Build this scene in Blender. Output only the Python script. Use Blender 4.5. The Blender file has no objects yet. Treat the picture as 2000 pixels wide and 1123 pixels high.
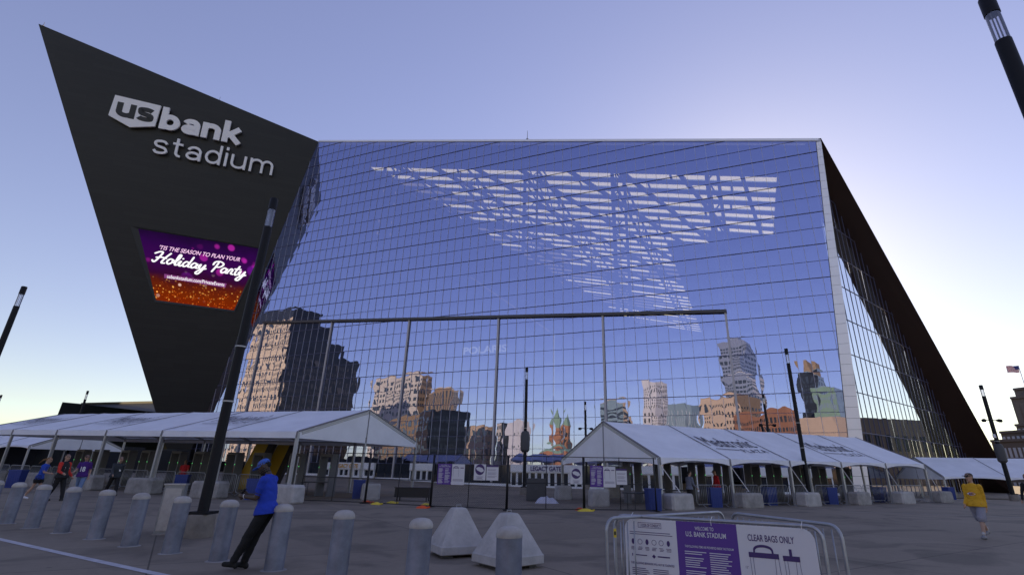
import bpy, bmesh, math, random
from mathutils import Vector, Matrix
from mathutils.bvhtree import BVHTree
random.seed(7)
sc = bpy.context.scene
R = math.radians

# ------------------------------------------------------------------ camera, sky, sun
CAMH = 1.65
FPX, CXP, CYP, PITCH, ROLL = 1008.6, 1050.8, 520.9, R(21.52), R(0.924)
cd = bpy.data.cameras.new('camera'); cam = bpy.data.objects.new('camera', cd)
sc.collection.objects.link(cam); sc.camera = cam
FW = Vector((0, math.cos(PITCH), math.sin(PITCH)))
_u0 = Vector((0, -math.sin(PITCH), math.cos(PITCH))); _r0 = Vector((1, 0, 0))
RT = math.cos(ROLL) * _r0 + math.sin(ROLL) * _u0
UP = -math.sin(ROLL) * _r0 + math.cos(ROLL) * _u0
m = Matrix((RT, UP, -FW)).transposed().to_4x4(); m.translation = (0, 0, CAMH); cam.matrix_world = m
cd.sensor_fit = 'HORIZONTAL'; cd.sensor_width = 36; cd.lens = FPX / 2000 * 36
cd.shift_x = (1000 - CXP) / 2000; cd.shift_y = (CYP - 561.5) / 2000
cd.clip_start = .05; cd.clip_end = 6000

SUN_AZ, SUN_EL = R(25), R(20)
w = bpy.data.worlds.new('World'); sc.world = w; w.use_nodes = True
nt = w.node_tree; bg = nt.nodes['Background']
sky = nt.nodes.new('ShaderNodeTexSky'); sky.sky_type = 'NISHITA'; sky.sun_disc = False
sky.sun_elevation = SUN_EL; sky.sun_rotation = SUN_AZ
sky.air_density = 1.0; sky.dust_density = .2; sky.ozone_density = 2.0
tint = nt.nodes.new('ShaderNodeMix'); tint.data_type = 'RGBA'; tint.blend_type = 'MULTIPLY'
tint.inputs['Factor'].default_value = 1; tint.inputs['B'].default_value = (2.0, 1.88, 1.72, 1)
gm = nt.nodes.new('ShaderNodeGamma'); gm.inputs[1].default_value = .70; nt.links.new(sky.outputs[0], gm.inputs[0]); hsv = nt.nodes.new('ShaderNodeHueSaturation'); hsv.inputs['Hue'].default_value = .535; hsv.inputs['Saturation'].default_value = 1.14; nt.links.new(gm.outputs[0], hsv.inputs['Color']); nt.links.new(hsv.outputs[0], tint.inputs['A']); nt.links.new(tint.outputs['Result'], bg.inputs[0])
bg.inputs[1].default_value = .14
sl = bpy.data.lights.new('sun', 'SUN'); sl.energy = 5.0; sl.angle = R(.5); sl.color = (1, .74, .42)
so = bpy.data.objects.new('sun', sl); sc.collection.objects.link(so)
SUND = Vector((math.sin(SUN_AZ) * math.cos(SUN_EL), math.cos(SUN_AZ) * math.cos(SUN_EL), math.sin(SUN_EL)))
so.rotation_euler = SUND.to_track_quat('Z', 'Y').to_euler()
vs = sc.view_settings; vs.view_transform = 'Standard'; vs.look = 'None'; vs.gamma = 1; vs.exposure = .2; vs.use_curve_mapping = False
sc.cycles.use_denoising = True
sc.cycles.max_bounces = 8; sc.cycles.transparent_max_bounces = 16; sc.cycles.glossy_bounces = 5
sc.cycles.sample_clamp_indirect = 4; sc.cycles.caustics_reflective = False; sc.cycles.caustics_refractive = False

# ------------------------------------------------------------------ survey helpers: photo pixel -> place
CAM = Vector((0, 0, CAMH))
def ray(px, py):
    return ((px - CXP) / FPX * RT - (py - CYP) / FPX * UP + FW).normalized()
def atz(px, py, z=0.):
    r = ray(px, py); return CAM + r * ((z - CAMH) / r.z)
def on_plane(px, py, p0, n):
    r = ray(px, py); return CAM + r * ((p0 - CAM).dot(n) / r.dot(n))
def at_plan(px, py, P):
    r = ray(px, py); return CAM + r * (math.hypot(P[0], P[1]) / math.hypot(r.x, r.y))
def project(p):
    p = Vector(p) - CAM; d = p.dot(FW); return CXP + FPX * p.dot(RT) / d, CYP - FPX * p.dot(UP) / d
def sstep(a, b, x):
    t = min(1, max(0, (x - a) / (b - a))); return t * t * (3 - 2 * t)
def gz(x, y):
    l = -x - 4; up = .0115 * (l if l > 6 else (0 if l < -6 else (l + 6) ** 2 / 24)) 
    up = min(up, .6)
    return up - .6 * sstep(50, 85, y + .3 * max(x, 0)) * sstep(-35, 5, x)
def gnd(px, py):
    z = 0.
    for _ in range(12):
        p = atz(px, py, z); z = gz(p.x, p.y)
    return p
def on_gnd(x, y, dz=0.): return Vector((x, y, gz(x, y) + dz))
YAW = R(21.86)
FU = Vector((math.cos(YAW), -math.sin(YAW), 0)); FN = Vector((-math.sin(YAW), -math.cos(YAW), 0)); FP0 = Vector((0, 77, 0))
def fac(s, z, off=0.): return FP0 + FU * s + FN * off + Vector((0, 0, z))
def fs(px, py):
    p = on_plane(px, py, FP0, FN); return (p - FP0).dot(FU), p.z
def mirror(p):
    p = Vector(p); return p - FN * (2 * (p - FP0).dot(FN))

# ------------------------------------------------------------------ scene-graph helpers
COL = sc.collection
def tag(o, label=None, cat=None, group=None, kind=None):
    if label: o['label'] = label
    if cat: o['category'] = cat
    if group: o['group'] = group
    if kind: o['kind'] = kind
    return o
def empty(name, loc=(0, 0, 0), label=None, cat=None, group=None, rz=0):
    o = bpy.data.objects.new(name, None); COL.objects.link(o); o.location = loc; o.rotation_euler = (0, 0, rz)
    return tag(o, label, cat, group)
def link(name, mesh, parent=None):
    o = bpy.data.objects.new(name, mesh); COL.objects.link(o)
    if parent is not None: o.parent = parent
    return o
def copy_tree(o, parent=None):
    c = o.copy(); COL.objects.link(c); c.parent = parent
    for ch in list(o.children): copy_tree(ch, c)
    return c

class MB:
    def __init__(s): s.v = []; s.f = []; s.mi = []
    def add(s, vs, fs, mi=0):
        b = len(s.v); s.v += [tuple(v) for v in vs]; s.f += [tuple(i + b for i in f) for f in fs]; s.mi += [mi] * len(fs); return s
    def box(s, c, d, rz=0, mi=0, top=1.0):
        cx, cy, cz = c; dx, dy, dz = d[0] / 2, d[1] / 2, d[2] / 2; ca, sa = math.cos(rz), math.sin(rz)
        vs = []
        for z, k in ((-dz, 1), (dz, top)):
            for x, y in ((-dx * k, -dy * k), (dx * k, -dy * k), (dx * k, dy * k), (-dx * k, dy * k)):
                vs.append((cx + x * ca - y * sa, cy + x * sa + y * ca, cz + z))
        return s.add(vs, [(3, 2, 1, 0), (4, 5, 6, 7), (0, 1, 5, 4), (1, 2, 6, 5), (2, 3, 7, 6), (3, 0, 4, 7)], mi)
    def obox(s, o, ex, ey, ez, mi=0):     # oriented box: corner o, edge vectors
        o = Vector(o); ex = Vector(ex); ey = Vector(ey); ez = Vector(ez)
        vs = [o, o + ex, o + ex + ey, o + ey, o + ez, o + ex + ez, o + ex + ey + ez, o + ey + ez]
        return s.add(vs, [(3, 2, 1, 0), (4, 5, 6, 7), (0, 1, 5, 4), (1, 2, 6, 5), (2, 3, 7, 6), (3, 0, 4, 7)], mi)
    def bar(s, a, b, wd, dp=None, up=(0, 0, 1), mi=0):
        a = Vector(a); b = Vector(b); d = (b - a); dn = d.normalized(); dp = dp or wd
        x = dn.cross(Vector(up))
        if x.length < 1e-4: x = dn.cross(Vector((0, 1, 0)))
        x.normalize(); y = x.cross(dn)
        return s.obox(a - x * wd / 2 - y * dp / 2, x * wd, y * dp, d, mi)
    def tube(s, pts, r, n=8, mi=0, cap=True):
        pts = [Vector(p) for p in pts]; rs = r if isinstance(r, (list, tuple)) else [r] * len(pts)
        vs = []; fs = []; prev = None
        for i, p in enumerate(pts):
            t = (pts[min(i + 1, len(pts) - 1)] - pts[max(i - 1, 0)]).normalized()
            x = prev - t * prev.dot(t) if prev is not None else t.cross(Vector((0, 0, 1)))
            if x.length < 1e-4: x = t.cross(Vector((0, 1, 0)))
            x.normalize(); y = t.cross(x); prev = x
            for k in range(n):
                a = 2 * math.pi * k / n; vs.append(p + (x * math.cos(a) + y * math.sin(a)) * rs[i])
        for i in range(len(pts) - 1):
            for k in range(n):
                fs.append((i * n + k, i * n + (k + 1) % n, (i + 1) * n + (k + 1) % n, (i + 1) * n + k))
        if cap: fs.append(tuple(range(n))[::-1]); fs.append(tuple((len(pts) - 1) * n + k for k in range(n)))
        return s.add(vs, fs, mi)
    def lathe(s, prof, c=(0, 0, 0), n=24, mi=0):
        vs = []; fs = []
        for r, z in prof:
            for k in range(n):
                a = 2 * math.pi * k / n; vs.append((c[0] + r * math.cos(a), c[1] + r * math.sin(a), c[2] + z))
        for i in range(len(prof) - 1):
            for k in range(n):
                fs.append((i * n + k, i * n + (k + 1) % n, (i + 1) * n + (k + 1) % n, (i + 1) * n + k))
        fs.append(tuple(range(n))[::-1]); fs.append(tuple((len(prof) - 1) * n + k for k in range(n)))
        return s.add(vs, fs, mi)
    def poly(s, pts, mi=0): return s.add(pts, [tuple(range(len(pts)))], mi)
    def slab(s, pts, th, mi=0):            # polygon extruded by vector th
        th = Vector(th); n = len(pts); vs = [Vector(p) for p in pts] + [Vector(p) + th for p in pts]
        fs = [tuple(range(n))[::-1], tuple(range(n, 2 * n))] + [(i, (i + 1) % n, n + (i + 1) % n, n + i) for i in range(n)]
        return s.add(vs, fs, mi)
    def grid(s, fn, nu, nv, mi=0):
        vs = [fn(i / nu, j / nv) for j in range(nv + 1) for i in range(nu + 1)]
        fs = [(j * (nu + 1) + i, j * (nu + 1) + i + 1, (j + 1) * (nu + 1) + i + 1, (j + 1) * (nu + 1) + i) for j in range(nv) for i in range(nu)]
        return s.add(vs, fs, mi)
    def mesh(s, name, mats, smooth=False):
        me = bpy.data.meshes.new(name); me.from_pydata(s.v, [], s.f)
        for mt in (mats if isinstance(mats, (list, tuple)) else [mats]): me.materials.append(mt)
        if any(s.mi): me.polygons.foreach_set('material_index', s.mi)
        if smooth is True: me.polygons.foreach_set('use_smooth', [True] * len(s.f))
        me.update()
        if smooth == 'auto':
            me.polygons.foreach_set('use_smooth', [True] * len(s.f))
            me.set_sharp_from_angle(angle=R(35))
        return me
    def build(s, name, mats, parent=None, smooth=False):
        return link(name, s.mesh(name, mats, smooth), parent)

# ------------------------------------------------------------------ materials
def mat(name, col, rough=.6, metal=0., var=.0, vscale=3., bump=0., bscale=30., spec=.5, var2=None, coord='Object'):
    mt = bpy.data.materials.new(name); mt.use_nodes = True; t = mt.node_tree; b = t.nodes['Principled BSDF']
    b.inputs['Base Color'].default_value = (*col, 1); b.inputs['Roughness'].default_value = rough; b.inputs['Metallic'].default_value = metal
    b.inputs['Specular IOR Level'].default_value = spec
    if var or bump:
        tc = t.nodes.new('ShaderNodeTexCoord')
        src = t.nodes.new('ShaderNodeNewGeometry').outputs['Position'] if coord == 'World' else tc.outputs[coord]
    if var:
        no = t.nodes.new('ShaderNodeTexNoise'); no.inputs['Scale'].default_value = vscale; no.inputs['Detail'].default_value = 8; no.inputs['Roughness'].default_value = .65
        t.links.new(src, no.inputs['Vector'])
        cr = t.nodes.new('ShaderNodeValToRGB'); cr.color_ramp.elements[0].position = .3; cr.color_ramp.elements[1].position = .72
        c2 = var2 or col
        cr.color_ramp.elements[0].color = (*[c * (1 - var) for c in col], 1); cr.color_ramp.elements[1].color = (*[min(1, c * (1 + var)) for c in c2], 1)
        t.links.new(no.outputs['Fac'], cr.inputs[0]); t.links.new(cr.outputs[0], b.inputs['Base Color'])
    if bump:
        n2 = t.nodes.new('ShaderNodeTexNoise'); n2.inputs['Scale'].default_value = bscale; n2.inputs['Detail'].default_value = 6
        t.links.new(src, n2.inputs['Vector']); bp = t.nodes.new('ShaderNodeBump'); bp.name = 'Bump'; bp.inputs['Strength'].default_value = bump; bp.inputs['Distance'].default_value = .02
        t.links.new(n2.outputs['Fac'], bp.inputs['Height']); t.links.new(bp.outputs[0], b.inputs['Normal'])
    return mt
def glass_mat(name, refl, trans, fac0):
    mt = bpy.data.materials.new(name); mt.use_nodes = True; t = mt.node_tree; t.nodes.clear()
    o = t.nodes.new('ShaderNodeOutputMaterial'); mx = t.nodes.new('ShaderNodeMixShader')
    g = t.nodes.new('ShaderNodeBsdfGlossy'); g.inputs['Roughness'].default_value = 0.0; g.inputs['Color'].default_value = (*refl, 1)
    tr = t.nodes.new('ShaderNodeBsdfTransparent'); tr.inputs['Color'].default_value = (*trans, 1)
    lw = t.nodes.new('ShaderNodeLayerWeight'); lw.inputs['Blend'].default_value = .25
    mr = t.nodes.new('ShaderNodeMapRange'); mr.inputs['To Min'].default_value = fac0; mr.inputs['To Max'].default_value = 1
    t.links.new(lw.outputs['Fresnel'], mr.inputs['Value']); t.links.new(mr.outputs[0], mx.inputs[0])
    t.links.new(tr.outputs[0], mx.inputs[1]); t.links.new(g.outputs[0], mx.inputs[2]); t.links.new(mx.outputs[0], o.inputs[0])
    return mt
def emis(name, col, st=1.):
    mt = bpy.data.materials.new(name); mt.use_nodes = True; t = mt.node_tree; t.nodes.clear()
    o = t.nodes.new('ShaderNodeOutputMaterial'); e = t.nodes.new('ShaderNodeEmission'); e.inputs[0].default_value = (*col, 1); e.inputs[1].default_value = st
    t.links.new(e.outputs[0], o.inputs[0]); return mt
def film_mat(name, col=(.98, .98, .80), clear=.42):
    mt = bpy.data.materials.new(name); mt.use_nodes = True; t = mt.node_tree; t.nodes.clear()
    o = t.nodes.new('ShaderNodeOutputMaterial'); a = t.nodes.new('ShaderNodeBsdfTranslucent'); a.inputs[0].default_value = (*col, 1)
    b = t.nodes.new('ShaderNodeBsdfTransparent'); mx = t.nodes.new('ShaderNodeMixShader'); mx.inputs[0].default_value = clear
    t.links.new(a.outputs[0], mx.inputs[1]); t.links.new(b.outputs[0], mx.inputs[2]); t.links.new(mx.outputs[0], o.inputs[0]); return mt
def fabric_mat(name, col, trans=.25):
    mt = mat(name, col, .7, var=.08, vscale=.7, bump=.5, bscale=1.1, coord='World'); mt.node_tree.nodes['Bump'].inputs['Distance'].default_value = .06; t = mt.node_tree; b = t.nodes['Principled BSDF']; o = t.nodes['Material Output']
    tr = t.nodes.new('ShaderNodeBsdfTranslucent'); tr.inputs[0].default_value = (*col, 1); mx = t.nodes.new('ShaderNodeMixShader'); mx.inputs[0].default_value = trans
    t.links.new(b.outputs[0], mx.inputs[1]); t.links.new(tr.outputs[0], mx.inputs[2]); t.links.new(mx.outputs[0], o.inputs[0]); return mt

M = {}
M['glass'] = glass_mat('blue_coated_glass', (.55, .61, 1.0), (1.0, .96, .72), .53)
M['side_glass'] = glass_mat('side_glass', (.92, .95, 1.0), (.06, .07, .08), .86)
M['zinc'] = mat('black_zinc', (.017, .017, .02), .55, .2, var=.18, vscale=.12, spec=.35)
M['mull'] = mat('mullion_aluminium', (.46, .46, .55), .5, .2)
M['mull_dark'] = mat('dark_transom', (.085, .09, .18), .5)
M['post'] = mat('door_post', (.45, .43, .45), .5, .3)
M['beam'] = mat('door_beam', (.07, .065, .07), .5, .2)
M['clad'] = mat('pale_cladding', (.86, .83, .84), .38, .35, var=.04, vscale=.4)
M['soffit'] = mat('brown_soffit', (.032, .016, .013), .6, .1, var=.1, vscale=.2)
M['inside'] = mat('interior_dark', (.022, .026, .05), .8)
M['truss'] = mat('truss_steel', (.05, .055, .09), .6)
M['film'] = film_mat('roof_film')
M['film2'] = film_mat('hazy_roof_film', (.42, .42, .42), .04)
M['white'] = mat('white_paint', (.75, .74, .76), .5)
M['sign'] = mat('sign_face', (.86, .85, .88), .45, var=.03, vscale=1)
M['black'] = mat('black_plastic', (.012, .012, .014), .5)
M['fabric'] = fabric_mat('tent_vinyl', (.86, .87, .92), .08)
M['seam'] = mat('tent_seam', (.20, .19, .21), .6)
M['alu'] = mat('tent_aluminium', (.42, .42, .43), .45, .5)
M['galv'] = mat('galvanised_steel', (.36, .37, .40), .42, .6, var=.15, vscale=6)
M['steel'] = mat('bollard_steel', (.20, .215, .275), .5, .4, var=.36, vscale=2.4, bump=.1, bscale=12, coord='World')
M['conc'] = mat('cast_concrete', (.31, .295, .285), .85, var=.32, vscale=2.2, bump=.4, bscale=14, coord='World')
M['conc2'] = mat('pale_concrete', (.43, .415, .41), .85, var=.22, vscale=2.6, bump=.35, bscale=18, coord='World')
M['cap'] = mat('bollard_cap', (.40, .375, .35), .8, var=.22, vscale=6, bump=.2, bscale=25, coord='World')
M['foot'] = mat('worn_footing', (.20, .175, .15), .85, var=.25, vscale=4, bump=.3, bscale=18, coord='World')
M['pole'] = mat('pole_black', (.008, .0085, .012), .5, .0, spec=.22)
M['lens'] = glass_mat('lamp_lens', (.9, .9, .95), (.85, .85, .9), .15)
M['fence'] = mat('black_fence', (.012, .012, .014), .5)
M['bin'] = mat('blue_plastic', (.02, .045, .24), .5)
M['purple'] = mat('purple_print', (.10, .035, .27), .55)
M['paper'] = mat('white_print', (.66, .65, .69), .55)
M['ink'] = mat('purple_ink', (.06, .03, .14), .6)
M['dgrey'] = mat('dark_grey', (.06, .06, .065), .6)
M['mgrey'] = mat('mid_grey', (.16, .16, .17), .6)
M['orange'] = mat('orange_bag', (.7, .09, .02), .7, var=.15, vscale=8, bump=.5, bscale=14)
M['yellow'] = mat('yellow_bag', (.66, .5, .05), .7, var=.15, vscale=8, bump=.5, bscale=14)
M['gold'] = mat('yellow_vinyl', (.55, .36, .02), .5)
M['doorglass'] = mat('door_glass', (.02, .025, .035), .08, 0, spec=.9)
M['led'] = emis('green_led', (.15, 1, .25), 1.2)
M['amber'] = emis('amber_light', (1, .62, .25), 3.)

# ------------------------------------------------------------------ text
def text_geo(txt, bold=0., extrude=0., shear=0., spacing=1.):
    c = bpy.data.curves.new('t', 'FONT'); c.body = txt; c.offset = bold; c.extrude = extrude; c.shear = shear; c.space_character = spacing; c.resolution_u = 4
    o = bpy.data.objects.new('t', c); COL.objects.link(o); bpy.context.view_layer.update()
    me = bpy.data.meshes.new_from_object(o); v = [x.co.copy() for x in me.vertices]; f = [tuple(p.vertices) for p in me.polygons]
    bpy.data.objects.remove(o); bpy.data.curves.remove(c); bpy.data.meshes.remove(me)
    return v, f
class Frame:
    """a flat place in the scene: origin o, axes x (right), y (up), n (out)"""
    def __init__(s, o, x, y, n=None):
        s.o = Vector(o); s.x = Vector(x).normalized(); s.y = Vector(y).normalized(); s.n = Vector(n).normalized() if n else s.x.cross(s.y).normalized()
    def p(s, a, b, c=0.): return s.o + s.x * a + s.y * b + s.n * c
    def ab(s, q): q = Vector(q) - s.o; return q.dot(s.x), q.dot(s.y)
def text_on(mb, fr, txt, x0, x1, y0, y1, off=.004, bold=0., extrude=0., shear=0., mi=0, spacing=1., xh=None):
    """fit text in the box x0..x1, y0..y1 of a frame (y0 baseline; y1 = top of the tallest glyph)"""
    v, f = text_geo(txt, bold, 0.0, shear, spacing)
    if not v: return
    ax = min(p.x for p in v); bx = max(p.x for p in v); by = max(p.y for p in v)
    sx = (x1 - x0) / (bx - ax); sy = (y1 - y0) / by
    if extrude:
        vv = [fr.p(x0 + (p.x - ax) * sx, y0 + p.y * sy, off + extrude) for p in v]
        vb = [fr.p(x0 + (p.x - ax) * sx, y0 + p.y * sy, off) for p in v]; N = len(v)
        cnt = {}
        for q in f:
            for i in range(len(q)):
                e = (q[i], q[(i + 1) % len(q)]); cnt[e] = 1
        side = [(a, b, b + N, a + N) for (a, b) in cnt if (b, a) not in cnt]
        mb.add(vv + vb, list(f) + side, mi)
    else:
        mb.add([fr.p(x0 + (p.x - ax) * sx, y0 + p.y * sy, off) for p in v], f, mi)

# ================================================================== GROUND
def lines(a, b, near, step, far):
    s = set()
    x = near[0]
    while x <= near[1]: s.add(round(x, 3)); x += step
    for q in far: s.add(q)
    return sorted(s)
gx = lines(0, 0, (-120, 120), 3, [-3000, -1500, -800, -400, -250, -170, 170, 250, 400, 800, 1500, 3000])
gy = lines(0, 0, (-60, 150), 3, [-3000, -1500, -900, -500, -250, -120, 200, 300, 500, 900, 1500, 3000])
mb = MB()
mb.add([(x, y, gz(x, y)) for y in gy for x in gx], [(j * len(gx) + i, j * len(gx) + i + 1, (j + 1) * len(gx) + i + 1, (j + 1) * len(gx) + i) for j in range(len(gy) - 1) for i in range(len(gx) - 1)])
def ground_mat():
    mt = bpy.data.materials.new('plaza_concrete'); mt.use_nodes = True; t = mt.node_tree; b = t.nodes['Principled BSDF']; L = t.links.new
    geo = t.nodes.new('ShaderNodeNewGeometry'); mp = t.nodes.new('ShaderNodeMapping'); mp.inputs['Rotation'].default_value = (0, 0, R(-33)); L(geo.outputs['Position'], mp.inputs['Vector'])
    n1 = t.nodes.new('ShaderNodeTexNoise'); n1.inputs['Scale'].default_value = .12; n1.inputs['Detail'].default_value = 9; n1.inputs['Roughness'].default_value = .6; L(mp.outputs[0], n1.inputs['Vector'])
    n2 = t.nodes.new('ShaderNodeTexNoise'); n2.inputs['Scale'].default_value = 5; n2.inputs['Detail'].default_value = 8; n2.inputs['Roughness'].default_value = .7; L(mp.outputs[0], n2.inputs['Vector'])
    add = t.nodes.new('ShaderNodeMath'); add.operation = 'ADD'; L(n1.outputs['Fac'], add.inputs[0])
    mu = t.nodes.new('ShaderNodeMath'); mu.operation = 'MULTIPLY'; mu.inputs[1].default_value = .5; L(n2.outputs['Fac'], mu.inputs[0]); L(mu.outputs[0], add.inputs[1])
    cr = t.nodes.new('ShaderNodeValToRGB'); e = cr.color_ramp.elements; e[0].position = .5; e[0].color = (.178, .145, .108, 1); e[1].position = .98; e[1].color = (.285, .236, .180, 1); L(add.outputs[0], cr.inputs[0])
    br = t.nodes.new('ShaderNodeTexBrick'); br.offset = 0; br.inputs['Scale'].default_value = 1; br.inputs['Brick Width'].default_value = 6.1; br.inputs['Row Height'].default_value = 6.1; br.inputs['Mortar Size'].default_value = .016; br.inputs['Mortar Smooth'].default_value = .3
    br.inputs['Color1'].default_value = (1, 1, 1, 1); br.inputs['Color2'].default_value = (.86, .86, .87, 1); br.inputs['Mortar'].default_value = (.34, .34, .34, 1); L(mp.outputs[0], br.inputs['Vector'])
    mx = t.nodes.new('ShaderNodeMix'); mx.data_type = 'RGBA'; mx.blend_type = 'MULTIPLY'; mx.inputs['Factor'].default_value = 1; L(cr.outputs[0], mx.inputs['A']); L(br.outputs['Color'], mx.inputs['B'])
    vo = t.nodes.new('ShaderNodeTexVoronoi'); vo.inputs['Scale'].default_value = .9; L(mp.outputs[0], vo.inputs['Vector'])       # old gum and oil spots
    sp = t.nodes.new('ShaderNodeMapRange'); sp.inputs['From Min'].default_value = .03; sp.inputs['From Max'].default_value = .055; sp.inputs['To Min'].default_value = .55; L(vo.outputs['Distance'], sp.inputs['Value'])
    n3 = t.nodes.new('ShaderNodeTexNoise'); n3.inputs['Scale'].default_value = .35; n3.inputs['Detail'].default_value = 10; n3.inputs['Distortion'].default_value = 1.5; L(mp.outputs[0], n3.inputs['Vector'])
    st = t.nodes.new('ShaderNodeMapRange'); st.inputs['From Min'].default_value = .35; st.inputs['From Max'].default_value = .5; st.inputs['To Min'].default_value = .64; L(n3.outputs['Fac'], st.inputs['Value'])
    mm = t.nodes.new('ShaderNodeMath'); mm.operation = 'MULTIPLY'; L(sp.outputs[0], mm.inputs[0]); L(st.outputs[0], mm.inputs[1])
    m2 = t.nodes.new('ShaderNodeMix'); m2.data_type = 'RGBA'; m2.blend_type = 'MULTIPLY'; m2.inputs['Factor'].default_value = 1; L(mx.outputs['Result'], m2.inputs['A']); L(mm.outputs[0], m2.inputs['B'])
    L(m2.outputs['Result'], b.inputs['Base Color']); b.inputs['Roughness'].default_value = .8
    bp = t.nodes.new('ShaderNodeBump'); bp.inputs['Strength'].default_value = .25; bp.inputs['Distance'].default_value = .01; L(n2.outputs['Fac'], bp.inputs['Height']); L(bp.outputs[0], b.inputs['Normal'])
    return mt
tag(mb.build('plaza_ground', ground_mat(), smooth=True), kind='structure')
def strip(name, pts, wd, m_, dz=.006):
    mb = MB(); L = []
    for i in range(len(pts) - 1):
        a = Vector(pts[i]); b = Vector(pts[i + 1]); n = max(2, int((b - a).length / 1.0))
        for k in range(n + (i == len(pts) - 2)): L.append(a + (b - a) * k / n)
    vs = []
    for i, p in enumerate(L):
        d = (L[min(i + 1, len(L) - 1)] - L[max(0, i - 1)]); d.z = 0; d.normalize(); q = Vector((-d.y, d.x, 0)) * wd / 2
        for s in (-1, 1):
            a = p + q * s; vs.append((a.x, a.y, gz(a.x, a.y) + dz))
    mb.add(vs, [(2 * i, 2 * i + 1, 2 * i + 3, 2 * i + 2) for i in range(len(L) - 1)])
    return tag(mb.build(name, m_), kind='structure')
paint = mat('worn_white_paint', (.50, .49, .53), .7, var=.25, vscale=5, coord='World')
paint2 = mat('faded_paint', (.33, .32, .32), .8, var=.2, vscale=3, coord='World')
a = gnd(0, 1053); b = gnd(313, 1122); d = (b - a)
strip('painted_line', [a - d * .8, a, b, b + d * .8], .15, paint)
strip('painted_line', [gnd(1640, 999), gnd(1760, 1002), gnd(1995, 1010), gnd(1995, 1010) + Vector((6, -1.3, 0))], .09, paint2)

# ================================================================== STADIUM
def top_z(s): return 68.72 - .2422 * (s + 52.96)
SL0, SL1 = (-52.96, 68.72), (-66.77, 14.34)                # left edge (meets the prow)
def left_s(z): return SL0[0] + (SL0[1] - z) * (SL1[0] - SL0[0]) / (SL0[1] - SL1[1])
def right_s(z): return 42.06 - (45.53 - z) * (42.06 - 38.9) / (45.53 - 5.97)
def strip_s(z): return 42.71 - (45.55 - z) * (42.71 - 40.34) / (45.55 - 5.4)
stadium = empty('stadium', fac(0, 0), 'huge glass fronted stadium with black pointed prow behind the white tents', 'stadium')
inv = Matrix.Translation(-Vector(stadium.location))
def spart(mb, name, m_, parent=stadium, smooth=False, off=True):
    o = mb.build(name, m_, parent, smooth); o.matrix_parent_inverse = inv if parent is stadium else Matrix.Identity(4); return o
ZB = [2.35, 4.5, 6.3, 8.6, 10.95, 13.35, 15.98, 18.3, 20.7, 23.02, 25.35, 27.67, 30.0, 32.33, 34.65, 36.98, 39.3, 41.6, 43.9, 46.2, 48.5, 50.8, 53.1, 55.4, 57.7, 60., 62.3, 64.6, 66.9, 69.2]
BOLD = {10.95, 15.98, 20.7, 25.35, 30.0, 34.65, 39.3, 43.9, 48.5, 53.1, 57.7, 62.3, 66.9}
S0 = -57.3; DS = 16.92 / 11
poly = [(left_s(-.8), -.8), (right_s(-.8), -.8), (right_s(45.5), 45.5), (42.0, top_z(42.0)), SL0]
def clip(pl, a, b, c):      # keep a*s+b*z<=c
    out = []
    for i in range(len(pl)):
        p, q = pl[i], pl[(i + 1) % len(pl)]; dp = a * p[0] + b * p[1] - c; dq = a * q[0] + b * q[1] - c
        if dp <= 0: out.append(p)
        if dp * dq < 0: t = dp / (dp - dq); out.append((p[0] + (q[0] - p[0]) * t, p[1] + (q[1] - p[1]) * t))
    return out
def clip_shape(pl):         # to the facade outline
    for i in range(len(poly)):
        p, q = poly[i], poly[(i + 1) % len(poly)]
        nx, nz = (q[1] - p[1]), -(q[0] - p[0])
        pl = clip(pl, nx, nz, nx * p[0] + nz * p[1])
        if len(pl) < 3: return []
    return pl
# pillowed unit panes, x 0..1, z 0..1, bulge along -y
def pane_mesh(k):
    rnd = random.Random(k); A = rnd.uniform(-.002, .0058); tx, tz = rnd.uniform(-.0022, .0022), rnd.uniform(-.0022, .0022); B = rnd.uniform(-.0028, .0028)
    mb = MB()
    mb.grid(lambda i, j: (.012 + .976 * i, -(A * 16 * i * (1 - i) * j * (1 - j) + tx * (i - .5) + tz * (j - .5) + B * math.sin(2 * math.pi * j) * math.sin(math.pi * i)), .012 + .976 * j), 5, 5)
    return mb.mesh('pane', M['glass'], True)
PM = [pane_mesh(k) for k in range(14)]
gw = empty('glass_wall', (0, 0, 0)); gw.parent = stadium; gw.matrix_parent_inverse = inv
tag(gw, 'blue reflective glass front with fine mullion grid')
Rf = Matrix((FU, -FN, Vector((0, 0, 1)))).transposed().to_4x4()      # local x = along wall, y = into building
cells = []
smin = S0 - 7 * DS
n_cols = int((43 - smin) / DS) + 1
for c in range(n_cols):
    for r in range(len(ZB) - 1):
        s0, s1, z0, z1 = smin + c * DS, smin + (c + 1) * DS, ZB[r], ZB[r + 1]
        pl = clip_shape([(s0, z0), (s1, z0), (s1, z1), (s0, z1)])
        if not pl: continue
        pp = [project(fac(s, z)) for s, z in pl]
        ar = abs(sum(pp[i][0] * pp[(i + 1) % len(pp)][1] - pp[(i + 1) % len(pp)][0] * pp[i][1] for i in range(len(pp)))) / 2
        if ar < 1: continue
        full = len(pl) == 4 and abs((pl[2][0] - pl[0][0]) * (pl[2][1] - pl[0][1])) > .98 * (s1 - s0) * (z1 - z0)
        cx, cy = sum(p[0] for p in pp) / len(pp), sum(p[1] for p in pp) / len(pp)
        hid = cy > 800 and (cx < 800 or cx > 1110)
        cells.append((ar * (0.2 if hid else 1) * (1 if full else 0), full, s0, s1, z0, z1, pl))
cells.sort(key=lambda c: -c[0])
rest = MB()
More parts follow.
